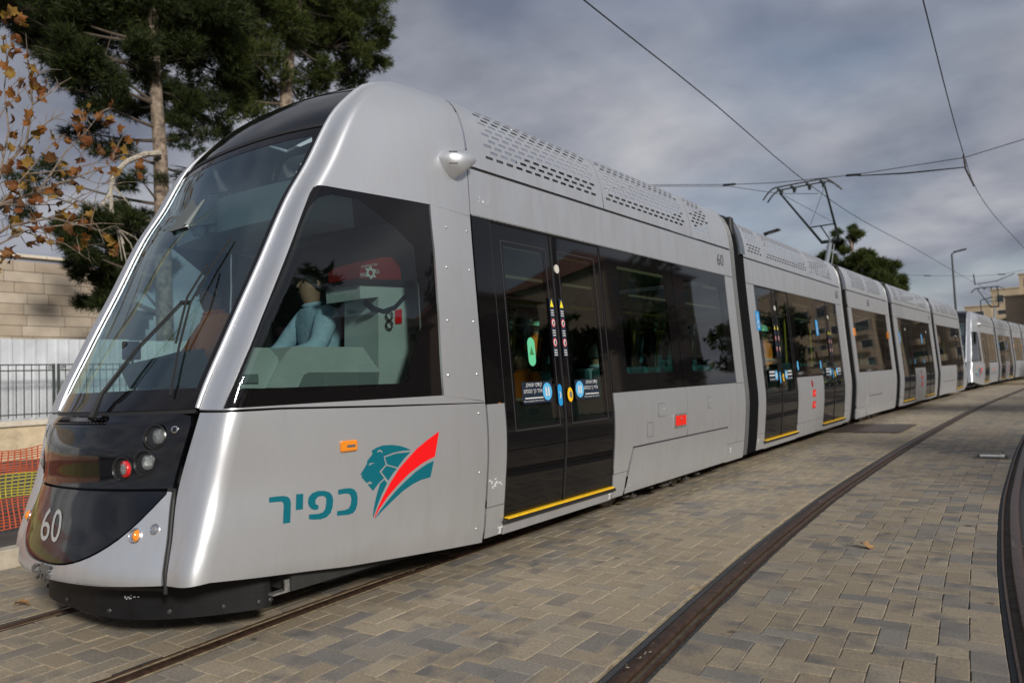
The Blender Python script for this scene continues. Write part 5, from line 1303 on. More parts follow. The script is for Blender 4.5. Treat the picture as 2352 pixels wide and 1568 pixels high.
def make_tree(name, label, group, trunk, trad, lobes, mleaf, mbark, per, nb, ln, wd, upd=.55, dens_=None, cat='tree'):
    """trunk: list of points; lobes: (centre, radius, density)"""
    root = tag(empty(name, trunk[0]), label, cat, group)
    tb = MB().tube(trunk, [trad*(1-.62*i/(len(trunk)-1)) for i in range(len(trunk))], 10)
    child(tb.obj('trunk', mbark, smooth=True), root)
    T = [np.array(p, float) for p in trunk]; V = []; br = MB()
    for (c, r_, dn) in lobes:
        c = np.array(c, float); r3 = np.array([r_, r_, r_*.72]) if np.isscalar(r_) else np.array(r_)
        # limb from the trunk to the lobe
        base = min((T[i]*(1-t)+T[i+1]*t for i in range(len(T)-1) for t in (0, .25, .5, .75)), key=lambda q: np.linalg.norm(q-c)+max(0, q[2]-c[2]+.4)*2)
        dist = np.linalg.norm(base-c)
        if dist > .3:
            pts = bez(base, c, -.08*dist); br.tube(pts, [max(.010, trad*.22*(1-.78*i/7)) for i in range(8)], 6)
        nt_ = max(4, int(per*dn*r3[0]**2)); k_ = max(4, int(6+5*r3[0]))
        # twigs, and bunches strung along them
        tw = []
        for q in range(k_):
            u = rng.normal(0, 1, 3); u[2] = abs(u[2])*.6-.15; u /= np.linalg.norm(u); e_ = c+u*r3*(.75+.3*rng.random())
            pts = bez(c, e_, .12*r3[2]); tw.append((pts, u)); br.tube(pts[::2]+[pts[-1]], [.018, .014, .010, .007, .004][:len(pts[::2])+1], 4)
        nT = nt_; u = rng.normal(0, 1, (nT, 3)); u /= np.linalg.norm(u, axis=1)[:, None]; rad = rng.random((nT, 1))**.42
        # uneven: pull bunches towards sub-clumps
        ncl = max(5, int(9*r3[0]**1.2)); cu = rng.normal(0, 1, (ncl, 3)); cu /= np.linalg.norm(cu, axis=1)[:, None]; cc = cu*(.35+.6*rng.random((ncl, 1)))
        pick = rng.integers(0, ncl, nT); loc = cc[pick]+u*rad*(.30+.12*rng.random((nT, 1)))
        pos = c+loc*r3; dr = u*.8+loc*.6+np.array([0, 0, upd]); dr /= np.linalg.norm(dr, axis=1)[:, None]
        V.append(tufts(pos, dr, nb, ln, wd))
    child(br.obj('branches', M_TWG if mbark is M_BARK else mbark, smooth=True), root)
    o = tri_obj('crown', np.concatenate(V), mleaf, root); o['kind'] = 'stuff'
    return root
def lob(X, items, dx_=1.2):
    out = []
    for x, y, r_, dn in items:
        Xq = X+.35-rng.random()*2.2*dx_; p = at_x((x, y), Xq); d = ray((x, y)); depth = abs((Xq-CAM[0])/d[0]); out.append((p, r_*depth, dn))   # depth in units of focal px
    return out
XA = -16.0
tA = [np.array([XA, at_x((372, 470), XA)[1]+.05, .5])]+[at_x(p, XA) for p in ((376, 640), (372, 470), (368, 350), (360, 240), (352, 100), (350, -60), (356, -220), (360, -330))]
A_l = lob(XA, [(70, 40, 95, 1.1), (170, 30, 120, 1.2), (300, 40, 130, 1.3), (430, 50, 120, 1.3), (240, 140, 110, 1.2), (370, 150, 110, 1.2), (490, 130, 95, 1.1), (150, 130, 75, .9), (190, 210, 65, .8), (300, 240, 80, .9), (470, 230, 80, .8), (430, 310, 65, .55), (250, 330, 60, .5), (190, 300, 50, .5), (500, 310, 50, .5), (440, 390, 50, .4),
               (60, 430, 45, .6), (100, 400, 50, .5), (40, 480, 40, .5), (330, 420, 50, .5), (290, 500, 70, .8), (230, 560, 85, 1.0), (290, 600, 75, 1.0), (180, 570, 60, .9), (240, 650, 60, 1.0), (210, 690, 40, .9), (330, 560, 55, .8), (400, 500, 45, .5),
               (90, 110, 70, 1.0), (30, 20, 80, 1.1), (110, 20, 90, 1.2), (250, 500, 60, .9), (200, 610, 60, 1.0), (270, 680, 50, 1.0), (160, 540, 45, .8), (310, 640, 55, 1.0), (350, 610, 50, .9), (430, 250, 70, .8), (520, 50, 80, 1.1), (540, 170, 60, .9), (360, 60, 100, 1.2), (200, -90, 170, 1.2), (420, -80, 170, 1.2), (310, -220, 170, 1.0), (60, -60, 110, 1)])
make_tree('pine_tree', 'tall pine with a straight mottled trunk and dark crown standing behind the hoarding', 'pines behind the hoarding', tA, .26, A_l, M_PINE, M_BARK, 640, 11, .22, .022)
XC = -15.4
deadb = tag(empty('dead_branch', at_x((368, 352), XA)), 'pale bare branch hanging from the trunk of the tall pine', 'branch')
db = MB(); P = lambda pts: [at_x(p, XA+.3) for p in pts]
db.tube(P([(368, 352), (330, 355), (290, 372), (262, 400), (254, 440), (256, 480), (268, 520), (285, 560)]), [.09, .08, .07, .06, .055, .05, .035, .02], 7)
db.tube(P([(256, 440), (235, 470), (205, 500), (170, 515), (120, 520)]), [.045, .035, .028, .02, .01], 6); db.tube(P([(262, 430), (285, 455), (310, 485)]), [.03, .02, .01], 5)
for a, b, c_ in (((268, 520), (300, 560), (322, 620)), ((275, 535), (290, 600), (300, 650)), ((270, 525), (310, 545), (335, 575)), ((258, 480), (275, 560), (280, 600))): db.tube(P([a, b, c_]), [.025, .016, .006], 5)
child(db.obj('branch_wood', M_BARK2, smooth=True), deadb)
XBp = -16.6
tB = [np.array([XBp, at_x((655, 240), XBp)[1], .5])]+[at_x(p, XBp) for p in ((652, 420), (656, 240), (664, 130), (682, 20), (690, -120), (690, -240))]
B_l = lob(XBp, [(590, 40, 110, 1.2), (700, 20, 120, 1.1), (800, 40, 90, 1.1), (570, 130, 95, 1.0), (760, 110, 90, 1.0), (840, 130, 60, .9), (720, 180, 70, .7), (800, 170, 60, .8), (600, 210, 75, .7), (560, 270, 55, .5), (700, 240, 50, .4), (870, 120, 35, .8), (540, 220, 60, .7), (650, -80, 160, 1.2), (790, -70, 120, 1.1)])
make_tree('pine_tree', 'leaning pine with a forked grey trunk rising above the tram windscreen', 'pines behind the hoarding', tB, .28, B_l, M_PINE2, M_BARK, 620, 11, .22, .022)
# third pine, behind the tail of the tram
tyY = 52.0; base = at_y((1985, 700), tyY)
def loby(Y, items, dy=1.5):
    out = []
    for x, y, r_, dn in items:
        Yq = Y+(rng.random()-.5)*2*dy; p = at_y((x, y), Yq); d = ray((x, y)); out.append((p, r_*Yq/d[1], dn))
    return out
C_l = loby(tyY, [(1905, 590, 26, 1.2), (1965, 545, 20, 1.2), (1960, 590, 30, 1.2), (1930, 560, 22, 1.2), (1935, 630, 45, 1.2), (1990, 620, 40, 1.2), (2030, 625, 34, 1.2), (2062, 640, 28, 1.1), (1990, 585, 22, 1.1), (2010, 660, 45, 1.2), (1900, 650, 40, 1.2), (2050, 665, 30, 1.2), (1960, 525, 11, 1.2), (1925, 535, 12, 1.2), (1950, 690, 60, 1.1), (2040, 700, 50, 1.0)])
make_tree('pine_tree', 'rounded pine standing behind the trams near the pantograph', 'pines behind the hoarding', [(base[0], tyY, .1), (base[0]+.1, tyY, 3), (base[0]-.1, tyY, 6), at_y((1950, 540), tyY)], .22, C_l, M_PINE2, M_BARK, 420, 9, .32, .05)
# plane tree with autumn leaves at the left
XL = -5.2
L0 = at_x((-330, 700), XL)
plane = tag(empty('plane_tree', (L0[0], L0[1], .05)), 'plane tree with bare twigs and sparse orange autumn leaves beside the road', 'tree')
M_TWIG = mat('plane_twig', (.17, .13, .10), .9, noise=(20, .3))
pl_t = MB().tube([(L0[0], L0[1]+.05, -.05), (L0[0]+.02, L0[1], 1.2), L0, at_x((-325, 500), XL), at_x((-330, 250), XL), at_x((-310, 0), XL), at_x((-315, -250), XL)], [.17, .14, .125, .11, .085, .06, .02], 10)
child(pl_t.obj('trunk', mat('plane_bark', (.30, .27, .21), .85, noise=(5, .4, 6)), smooth=True), plane)
tw = MB(); tips = []
Pq = lambda pts, j=.0: [at_x(p, XL+j*(i/len(pts))) for i, p in enumerate(pts)]
limbs = [([(-325, 690), (-200, 620)], 0, .04), ([(-325, 600), (-60, 500)], 0, .03), ([(-325, 690), (-80, 620)], 0, .03), ([(-328, 450), (-40, 340)], 0, .025), ([(-330, 700), (-120, 520), (0, 470), (90, 440), (180, 405), (250, 380)], .0, .035), ([(-330, 700), (-100, 600), (20, 520), (120, 500), (230, 530)], .5, .03), ([(-200, 620), (-30, 430), (60, 330), (75, 240), (62, 130)], -.4, .03),
         ([(60, 330), (110, 280), (150, 260)], -.4, .014), ([(75, 240), (120, 210), (135, 190)], -.4, .012), ([(90, 440), (150, 350), (200, 300), (230, 260)], .2, .014), ([(0, 470), (60, 400), (160, 390), (330, 340)], .3, .014),
         ([(20, 520), (80, 540), (150, 560), (210, 600)], .5, .012), ([(-60, 500), (0, 400), (20, 300), (10, 200), (25, 80)], -.3, .02), ([(0, 470), (70, 470), (140, 470), (210, 440), (280, 400)], .1, .012), ([(-80, 620), (0, 560), (60, 530), (120, 520), (200, 515), (250, 540)], .4, .014), ([(120, 500), (180, 460), (240, 470)], .4, .009), ([(60, 400), (110, 340), (140, 310), (200, 330)], .2, .009), ([(-40, 340), (10, 250), (60, 200), (100, 160)], -.5, .012), ([(180, 405), (220, 420), (300, 430)], .2, .008), ([(90, 440), (130, 440), (200, 470), (270, 455)], 0, .007)]
for pts, j, r0 in limbs:
    q = Pq(pts, j); tw.tube(q, [r0*(1-.85*i/(len(q)-1)) for i in range(len(q))], 6)
    for k_ in range(len(q)-1):
        for _ in range(3):
            t = rnd(); a = q[k_]*(1-t)+q[k_+1]*t; d = (q[k_+1]-q[k_])*(.25+.3*rnd())+np.array([random.gauss(0, .12), random.gauss(0, .16), random.gauss(.06, .16)]); b = a+d*.8
            tw.tube([a, (a+b)/2+np.array([0, 0, .02]), b], [.006, .005, .003], 4)
child(tw.obj('twigs', M_TWIG, smooth=True), plane)
LM = [leaf_mat('leaf_orange', (.20, .07, .015), (.24, .095, .02), (.29, .12, .025), .35), leaf_mat('leaf_brown', (.10, .045, .018), (.12, .055, .02), (.14, .07, .02), .3), leaf_mat('leaf_gold', (.22, .12, .02), (.26, .15, .03), (.30, .18, .04), .35), leaf_mat('leaf_rust', (.15, .05, .018), (.18, .065, .02), (.2, .08, .02), .35)]
lms = [leaf_mesh('leaf', .088, .3+.13*i, LM[i % 4], i) for i in range(8)]
spots = [(20, 110), (35, 100), (60, 130), (75, 175), (40, 60), (85, 190), (108, 190), (110, 215), (30, 180), (15, 230), (60, 205), (90, 215), (5, 265), (80, 268), (95, 300), (65, 270), (40, 290), (200, 250), (240, 255), (190, 265), (250, 280), (220, 310), (175, 300), (150, 330), (215, 350), (235, 360), (250, 375), (280, 330), (290, 345), (320, 370), (315, 395), (195, 330), (250, 290), (160, 400), (240, 390), (265, 380), (110, 430), (75, 385), (130, 380), (60, 420), (150, 410), (100, 460), (60, 475), (20, 490), (85, 500), (140, 500), (150, 510), (205, 500), (200, 520), (90, 540), (30, 530), (260, 545), (265, 560), (250, 585), (180, 560), (15, 590), (5, 600), (20, 585), (80, 560), (110, 480), (130, 450), (170, 450), (60, 340), (20, 380), (10, 420), (40, 440), (10, 330), (10, 30), (5, 90), (15, 150), (70, 300), (45, 240), (185, 390), (225, 270), (300, 330), (20, 445), (55, 505), (125, 560), (160, 530)]
k_ = 0
for sx, sy in spots:
    for _ in range(random.choice((2, 2, 3))):
        o = bpy.data.objects.new('leaf', lms[random.randrange(8)]); COL.objects.link(o)
        o.location = at_x((sx+random.gauss(0, 11), sy+random.gauss(0, 11)), XL+random.gauss(0, .35)); o.rotation_euler = (R(60+60*rnd()), R(random.gauss(0, 40)), R(360*rnd())); s_ = .7+.5*rnd(); o.scale = (s_, s_, s_); child(o, plane); k_ += 1
# ---------------------------------------------------------------- lamps, wires, far buildings
M_POLE = mat('lamp_pole', (.05, .053, .055), .5, .4)
def lamp(px_top, px_head, Y, label):
    a = at_y(px_top, Y); b = at_y(px_head, Y); root = tag(empty('street_lamp', (a[0], Y, -.05)), label, 'street lamp')
    child(MB().tube([(a[0], Y, -.1), (a[0], Y, a[2])], [.09, .055], 10).obj('pole', M_POLE, smooth=True), root)
    child(MB().tube([(a[0], Y, a[2]), (a[0]+(b[0]-a[0])*.4, Y, a[2]+.12)], .035, 8).obj('arm', M_POLE, smooth=True), root)
    d = b-a; mb = MB().box((0, 0, 0), (abs(d[0])*.8+.25, .28, .09), bev=.03); h = mb.obj('lamp_head', M_POLE); h.location = (a[0]+d[0]*.75, Y, a[2]+.17); h.rotation_euler = (0, -.16, 0); child(h, root)
    l_ = MB().box((0, 0, -.05), (abs(d[0])*.6, .2, .01)).obj('lamp_glass', M_WHITE); l_.location = h.location; l_.rotation_euler = h.rotation_euler; child(l_, root)
lamp((1752, 545), (1780, 528), 30, 'dark street lamp whose head shows above the roof of tram 60'); lamp((2186, 583), (2212, 578), 60, 'tall dark street lamp standing beside the second tram'); lamp((2252, 690), (2275, 684), 95, 'far street lamp in front of the apartment blocks')
M_WIRE = mat('contact_wire', (.03, .028, .026), .5, .5)
def wire(pts, r, name, label, group='overhead wires'):
    fx = curve([p[1] for p in pts], [p[0] for p in pts]); fz = curve([p[1] for p in pts], [p[2] for p in pts]); n = 60; y0, y1 = pts[0][1], pts[-1][1]
    o = MB().tube([(fx(y0+(y1-y0)*i/n), y0+(y1-y0)*i/n, fz(y0+(y1-y0)*i/n)) for i in range(n+1)], r, 6).obj(name, M_WIRE); return tag(o, label, 'wire', group)
Zw = 5.88
W1 = [tuple(at_z(p, Zw)) for p in [(1340, 0), (1600, 205), (1835, 405), (1930, 475), (2100, 570), (2240, 650)]]
wire([(1.05, -10, Zw)]+W1+[(2.2, 75, Zw), (4.2, 100, Zw)], .009, 'contact_wire', 'contact wire running above the trams and touching the pantograph')
W2 = [tuple(at_z(p, Zw)) for p in [(2120, 0), (2215, 360), (2240, 430), (2352, 570)]]
wire([(4.6, -10, Zw)]+W2+[(4.3, 50, Zw), (6.4, 80, Zw)], .009, 'contact_wire', 'contact wire hanging above the empty track')
def span(Y, pxs, left, right, label):
    P = [np.array(left)]+[at_y(p, Y) for p in pxs]+[np.array(right)]
    root = tag(empty('span_wire', P[0]), label, 'wire', 'overhead wires')
    child(MB().tube(P, .008, 6).obj('wire', M_WIRE), root)
    for px in pxs[1:-1:2]:
        c = at_y(px, Y); child(MB().tube([c+np.array([-.16, 0, .02]), c+np.array([.16, 0, -.02])], .028, 8).obj('insulator', M_RUB), root)
    return root
YS1 = 18.4
sp = span(YS1, [(1500, 425), (1675, 424), (1780, 420), (1960, 402), (2215, 362), (2352, 320)], (-8.6, YS1, 7.1), (9.6, YS1, 7.2), 'cross span wire stretched over both tracks behind the pantograph')
c_ = lambda p: at_y(p, YS1)
child(MB().tube([c_((1970, 404)), c_((2080, 398)), c_((2218, 384))], [.010, .018, .012], 6).obj('registration_arm', M_WIRE), sp)
child(MB().tube([c_((1500, 428)), c_((1675, 428)), c_((1790, 445)), c_((1880, 445))], .007, 5).obj('registration_arm', M_WIRE), sp)
child(MB().tube([c_((2213, 355)), c_((2218, 388)), c_((2238, 428))], .02, 6).obj('hanger_clamp', M_WIRE), sp)
sp = span(45.0, [(2100, 632), (2130, 633), (2240, 634), (2300, 630), (2352, 620)], (-6.5, 45, 7.0), (10.5, 45, 7.2), 'cross span wire over the tracks above the second tram')
c_ = lambda p: at_y(p, 45.0)
child(MB().tube([c_((2245, 652)), c_((2290, 645)), c_((2330, 628))], .02, 6).obj('registration_arm', M_WIRE), sp); child(MB().tube([c_((2236, 630)), c_((2240, 655))], .03, 6).obj('hanger_clamp', M_WIRE), sp)
for (x, y, z) in ((-8.6, YS1, 7.1), (9.6, YS1, 7.2), (-6.5, 45, 7.0), (10.5, 45, 7.2)):
    pr = tag(empty('catenary_mast', (x, y, -.1)), 'slim dark mast holding the %s end of the cross span at the %s' % ('road side' if x < 0 else 'house side', 'pantograph' if y < 30 else 'second tram'), 'mast', 'catenary masts')
    child(MB().tube([(x, y, -.15), (x, y, z+.25)], [.12, .08], 10).obj('pole', M_POLE, smooth=True), pr); child(MB().lathe([(.2, 0), (.2, .03), (.12, .05)], 12, Matrix.Translation((x, y, -.02 if x > 0 else .06))).obj('base_plate', M_POLE), pr)
# apartment blocks closing the view
M_APT = [mat('jerusalem_stone', (.42, .33, .225), .9, noise=(.5, .12)), mat('jerusalem_stone_dark', (.33, .255, .18), .9, noise=(.5, .12))]  # second stone is an evenly darker tone of the first
M_PANE = mat('far_window', (.03, .035, .04), .15); M_TRIM = mat('window_trim', (.55, .50, .42), .8)
win_cache = {}
def facade(root, blocks, m, seed):
    rr = random.Random(seed)
    for (x0, x1, z0, z1, yf, dp) in blocks:
        child(MB().box(((x0+x1)/2, yf+dp/2, (z0+z1)/2), (x1-x0, dp, z1-z0)).obj('wall', m), root)
        child(MB().box(((x0+x1)/2, yf+dp/2, z1+.12), (x1-x0+.25, dp+.25, .24)).obj('roof_parapet', m), root)
        nf = int((z1-z0)/2.9)
        for f in range(nf):
            zz = z0+f*2.9+1.5; x = x0+.9
            while x+1.0 < x1:
                wv_ = rr.choice((1.1, 1.1, 1.6, 2.2)); 
                if x+wv_ > x1-.4: break
                if rr.random() < .85:
                    key = round(wv_, 1)
                    if key not in win_cache:
                        win_cache[key] = (mesh('window', *(lambda b_: (b_.v, b_.f))(MB().box((0, -.02, .72), (key+.16, .10, .10)).box((0, -.05, -.72), (key+.24, .16, .08)).box((-key/2-.04, -.02, 0), (.08, .10, 1.4)).box((key/2+.04, -.02, 0), (.08, .10, 1.4))), M_TRIM), mesh('pane', *(lambda b_: (b_.v, b_.f))(MB().box((0, -.012, 0), (key, .02, 1.36))), M_PANE))
                    o = bpy.data.objects.new('window', win_cache[key][0]); COL.objects.link(o); o.location = (x+wv_/2, yf, zz); child(o, root)
                    p_ = bpy.data.objects.new('pane', win_cache[key][1]); COL.objects.link(p_); p_.parent = o
                if rr.random() < .4:
                    child(MB().box((x+wv_/2, yf-.55, zz-1.15), (wv_+1.2, 1.1, .16)).box((x+wv_/2, yf-1.05, zz-.65), (wv_+1.2, .10, .9)).obj('balcony', m), root)
                x += wv_+rr.choice((.9, 1.3, 1.8))
ap1 = tag(empty('apartment_building', (0, 168, 0)), 'stepped sandy stone apartment block at the end of the track', 'building')
facade(ap1, [(-10, -5.6, -.2, 11.6, 168, 14), (-5.6, -1.0, -.2, 14.6, 169, 14), (-1.0, 4, -.2, 17.2, 170, 14), (-3.2, -.2, -.2, 9.0, 166, 4), (4, 14, -.2, 20, 170.5, 14)], M_APT[0], 1)
ap2 = tag(empty('apartment_building', (6, 128, 0)), 'darker stone apartment block with long balconies right of the sandy one', 'building')
facade(ap2, [(-1.6, 3.2, -.2, 10.4, 131, 12), (1.0, 8.5, -.2, 12.4, 129, 12), (8.5, 22, -.2, 15.0, 128, 12), (22, 36, -.2, 17, 126, 12)], M_APT[1], 2)
# far tree belt so the horizon is not bare
# ---------------------------------------------------------------- the house side of the street (mirrored in the tram's windows)
def house(x, y, w, d, h, label, seed):
    root = tag(empty('stone_house', (x, y, -.15)), label, 'house'); rr = random.Random(seed)
    M = mat('house_stone_%d' % seed, (.34+.06*rr.random(), .29, .22), .9, noise=(1.5, .15), bump=(20, .3)); MR = mat('roof_tile', (.20, .075, .05), .8, noise=(3, .25))
    child(MB().box((x+w/2, y, h/2-.2), (w, d, h)).obj('wall', M), root)
    rf = MB(); e_ = .5; z = h-.2; rf.v = [(x-e_, y-d/2-e_, z), (x+w+e_, y-d/2-e_, z), (x+w+e_, y+d/2+e_, z), (x-e_, y+d/2+e_, z), (x+w/2, y-d/4, z+2.4), (x+w/2, y+d/4, z+2.4)]; rf.f = [(0, 1, 4), (1, 2, 5, 4), (2, 3, 5), (3, 0, 4, 5), (3, 2, 1, 0)]
    child(rf.obj('roof', MR), root)
    for f in range(int(h/3)):
        for k_ in range(int(d/2.6)):
            yy = y-d/2+1.4+k_*2.6; zz = 1.6+f*3.0
            o_ = MB().box((x-.03, yy, zz), (.12, 1.3, 1.5)).obj('window', M_TRIM); child(o_, root); q = MB().box((x-.095, yy, zz), (.03, 1.1, 1.3)).obj('pane', M_PANE); q.parent = o_; q.matrix_parent_inverse = o_.matrix_basis.inverted()
house(23, 14, 10, 12, 6.6, 'two storey stone house with red tiled roof opposite the tram cab', 1); house(25, 33, 11, 14, 9.4, 'three storey stone house with red tiled roof opposite the tram doors', 2); house(24, 56, 10, 16, 12.4, 'four storey stone house opposite the tail of tram 60', 3); house(27, -4, 10, 13, 7.5, 'stone house set back across from the tram nose', 4)
tag(strip('pavement_strip', lambda y: c2(y)+4.55, lambda y: c2(y)+11, [-12+2*i for i in range(60)], -.03, mat('footway', (.30, .27, .22), .9, noise=(2, .2))), kind='structure')
bt = []
def btree(x, y, h, r_, label):
    L_ = [((x+rng.normal(0, r_*.45), y+rng.normal(0, r_*.45), h*.62+rng.normal(0, h*.14)), r_*.55, 1.0) for _ in range(9)]
    return make_tree('street_tree', label, 'trees along the house side', [(x, y, -.15), (x+.1, y, h*.3), (x, y+.1, h*.6), (x, y, h*.8)], .2, L_, M_BROAD, M_BARK2, 95, 6, .26, .16)
for x, y, h, r_, lb_ in ((15, 7, 7.2, 2.4, 'bushy street tree opposite the tram cab'), (16.5, 19, 8.0, 2.6, 'bushy street tree between the two and three storey houses'), (15.5, 27, 6.0, 2.2, 'low bushy street tree in front of the three storey house'), (17, 40, 8.8, 3.0, 'large bushy street tree at the corner of the three storey house'), (14.5, 50, 7.0, 2.5, 'bushy street tree before the four storey house'), (16, 66, 9, 3, 'bushy street tree past the four storey house')):
    btree(x, y, h, r_, lb_)
# ---------------------------------------------------------------- people
M_SKIN = mat('skin', (.36, .20, .135), .55, noise=(30, .12)); M_HAIR = mat('dark_hair', (.012, .010, .009), .6); M_EYE = mat('eye', (.02, .02, .02), .2)
def skin_mesh(name, joints, bones, mats, sub=2):
    """joints: name -> (co, radius); bones: pairs; grown with a Skin modifier rooted at the first joint"""
    names = list(joints); me = bpy.data.meshes.new(name); idx = {n: i for i, n in enumerate(names)}
    me.from_pydata([tuple(joints[n][0]) for n in names], [(idx[a], idx[b]) for a, b in bones], []); me.update()
    o = bpy.data.objects.new(name, me); COL.objects.link(o); md = o.modifiers.new('skin', 'SKIN'); md.use_smooth_shade = True
    for i, n in enumerate(names):
        r_ = joints[n][1]; me.skin_vertices[0].data[i].radius = (r_, r_) if not isinstance(r_, tuple) else r_
        me.skin_vertices[0].data[i].use_root = (i == 0)
    ss = o.modifiers.new('sub', 'SUBSURF'); ss.levels = sub; ss.render_levels = sub
    dg = bpy.context.evaluated_depsgraph_get(); out = bpy.data.meshes.new_from_object(o.evaluated_get(dg)); bpy.data.objects.remove(o); bpy.data.meshes.remove(me)
    out.name = name; out.materials.clear(); out.materials.append(mats)
    return out
def person(label, loc, rz, pose, shirt, trousers, vest=None, helmet=None, group=None, scale=1.0, hair=M_HAIR, lean=0.0, turn=0.0):
    root = empty('person', loc, rz); root.scale = (scale,)*3; tag(root, label, 'person', group)
    V = Vector
    sit = pose == 'sit'; hz = .0 if sit else .90
    J = {'pelvis': (V((0, 0, hz+.02)), (.15, .11)), 'belly': (V((0, lean*.3, hz+.16)), (.145, .105)), 'chest': (V((0, lean*.7, hz+.36)), (.165, .115)), 'neck0': (V((0, lean, hz+.53)), (.085, .075)), 'neck': (V((0, lean+.012, hz+.575)), (.060, .060)), 'jaw': (V((0, lean+.035, hz+.635)), (.070, .082)), 'skull': (V((0, lean+.018, hz+.72)), (.086, .100)), 'crown': (V((0, lean+.012, hz+.77)), (.074, .086))}
    B = [('pelvis', 'belly'), ('belly', 'chest'), ('chest', 'neck0'), ('neck0', 'neck'), ('neck', 'jaw'), ('jaw', 'skull'), ('skull', 'crown')]
    for s, n in ((1, 'r'), (-1, 'l')):
        if pose == 'sit': el = V((s*.27, lean+.14, hz+.22)); wr = V((s*.20, lean+.38, hz+.17)); hd = V((s*.185, lean+.47, hz+.16))
        elif pose == 'hold': el = V((s*.26, .06, hz+.20)); wr = V((s*.14, .28, hz+.26)); hd = V((s*.09, .34, hz+.28))
        else: el = V((s*.25, .0, hz+.19)); wr = V((s*.25, .07, hz-.06)); hd = V((s*.245, .09, hz-.15))
        J['sh'+n] = (V((s*.175, lean*.85, hz+.475)), .068); J['el'+n] = (el, .046); J['wr'+n] = (wr, .031); J['pm'+n] = (hd, (.036, .022))
        B += [('chest', 'sh'+n), ('sh'+n, 'el'+n), ('el'+n, 'wr'+n), ('wr'+n, 'pm'+n)]
        d = (hd-wr).normalized(); sd = V((s, 0, 0)); sd = (sd-d*sd.dot(d)).normalized(); up = d.cross(sd)
        for k_, (o_, l_) in enumerate(((-.027, .060), (-.009, .074), (.009, .069), (.027, .052))):
            a = hd+sd*o_*1.1+d*.035; b = a+d*l_*.55-up*.006*s; c = b+d*l_*.35-up*.026*s
            J['f%s%d' % (n, k_)] = (a, .0095); J['g%s%d' % (n, k_)] = (b, .009); J['h%s%d' % (n, k_)] = (c, .007); B += [('pm'+n, 'f%s%d' % (n, k_)), ('f%s%d' % (n, k_), 'g%s%d' % (n, k_)), ('g%s%d' % (n, k_), 'h%s%d' % (n, k_))]
        a = hd-sd*.036-d*.01; b = a-sd*.02+d*.035; J['t'+n] = (a, .011); J['u'+n] = (b, .009); B += [('pm'+n, 't'+n), ('t'+n, 'u'+n)]
        J['hip'+n] = (V((s*.095, 0, hz-.02)), .095)
        if sit: kn, an, to = V((s*.12, .42, hz+.03)), V((s*.12, .44, hz-.38)), V((s*.13, .58, hz-.43))
        else: kn, an, to = V((s*.10, .02, hz-.42)), V((s*.10, -.02, .09)), V((s*.115, .13, .04))
        J['kn'+n] = (kn, .062); J['an'+n] = (an, .042); J['to'+n] = (to, (.040, .030)); B += [('pelvis', 'hip'+n), ('hip'+n, 'kn'+n), ('kn'+n, 'an'+n), ('an'+n, 'to'+n)]
    body = bpy.data.objects.new('body', skin_mesh('body', J, B, M_SKIN)); COL.objects.link(body); body.parent = root
    def cloth(name, keys, grow, m, cut=None):
        jj = {}
        for k_ in keys:
            co, r_ = J[k_]; jj[k_] = (co, tuple(q*1.0+grow for q in r_) if isinstance(r_, tuple) else r_+grow)
        if cut: jj.update(cut)
        bb = [(a, b) for a, b in B if a in jj and b in jj]
        o = bpy.data.objects.new(name, skin_mesh(name, jj, bb, m)); COL.objects.link(o); o.parent = root; return o
    sl = {}
    for n in 'rl': sl['wr'+n] = (J['wr'+n][0]*.9+J['el'+n][0]*.1, .046)
    cloth('shirt', ['pelvis', 'belly', 'chest', 'neck0', 'shr', 'elr', 'wrr', 'shl', 'ell', 'wrl'], .026, shirt, sl)
    MB().tube([(.072*math.sin(w), lean+.006+.068*math.cos(w), hz+.565+.012*math.cos(w)*-1) for w in [2*math.pi*k_/18 for k_ in range(19)]], .017, 6, cap=False).obj('collar', shirt, root, smooth=True)
    cloth('trousers', ['pelvis', 'hipr', 'knr', 'anr', 'hipl', 'knl', 'anl'], .014, trousers)
    for s in 'rl':
        co = J['an'+s][0]; tt = J['to'+s][0]; o = MB().tube([co+V((0, -.05, -.045)), co+V((0, .02, -.04)), tt+V((0, 0, .0))], [.045, .052, .038], 8).obj('shoe', M_RUB, root, smooth=True)
    H = J['skull'][0]
    # hair cap, ears, nose, eyes, mouth
    hm = MB()
    for i in range(7):
        ph = R(90*i/6)
        for k_ in range(16):
            w = 2*math.pi*k_/16; fr_ = max(0, math.cos(w)); rr_ = math.cos(ph)
            zdrop = -.055*(1-fr_)*(1-i/6); hm.v.append((.093*rr_*math.sin(w), .006+(.108*rr_*math.cos(w)), .012+zdrop+.105*math.sin(ph)+(.035*fr_ if i == 0 else 0)))
    for i in range(6):
        for k_ in range(16): hm.f.append((i*16+k_, i*16+(k_+1) % 16, (i+1)*16+(k_+1) % 16, (i+1)*16+k_))
    h = hm.obj('hair', hair, root, smooth=True); h.location = H+V((0, -.006, -.006)); h.scale = (1.0, .98, 1.0)
    f = MB().tube([(0, .088, .01), (0, .108, -.022), (0, .112, -.034)], [.008, .013, .010], 6).obj('nose', M_SKIN, root, smooth=True); f.location = H
    for sx in (-1, 1):
        e_ = MB().lathe([(.010, 0), (.010, .006), (.004, .009)], 8, Matrix.Translation((sx*.032, .078, .006)) @ Matrix.Rotation(R(-90), 4, 'X')).obj('eye', M_EYE, root); e_.location = H
        r_ = MB().tube([(sx*.080, -.005, .012), (sx*.090, -.012, -.005), (sx*.082, -.002, -.03)], [.010, .014, .009], 6).obj('ear', M_SKIN, root, smooth=True); r_.location = H
    mth_ = MB().box((0, .098, -.066), (.042, .010, .008), bev=.003).obj('mouth', mat('lips', (.30, .12, .10), .5), root); mth_.location = H
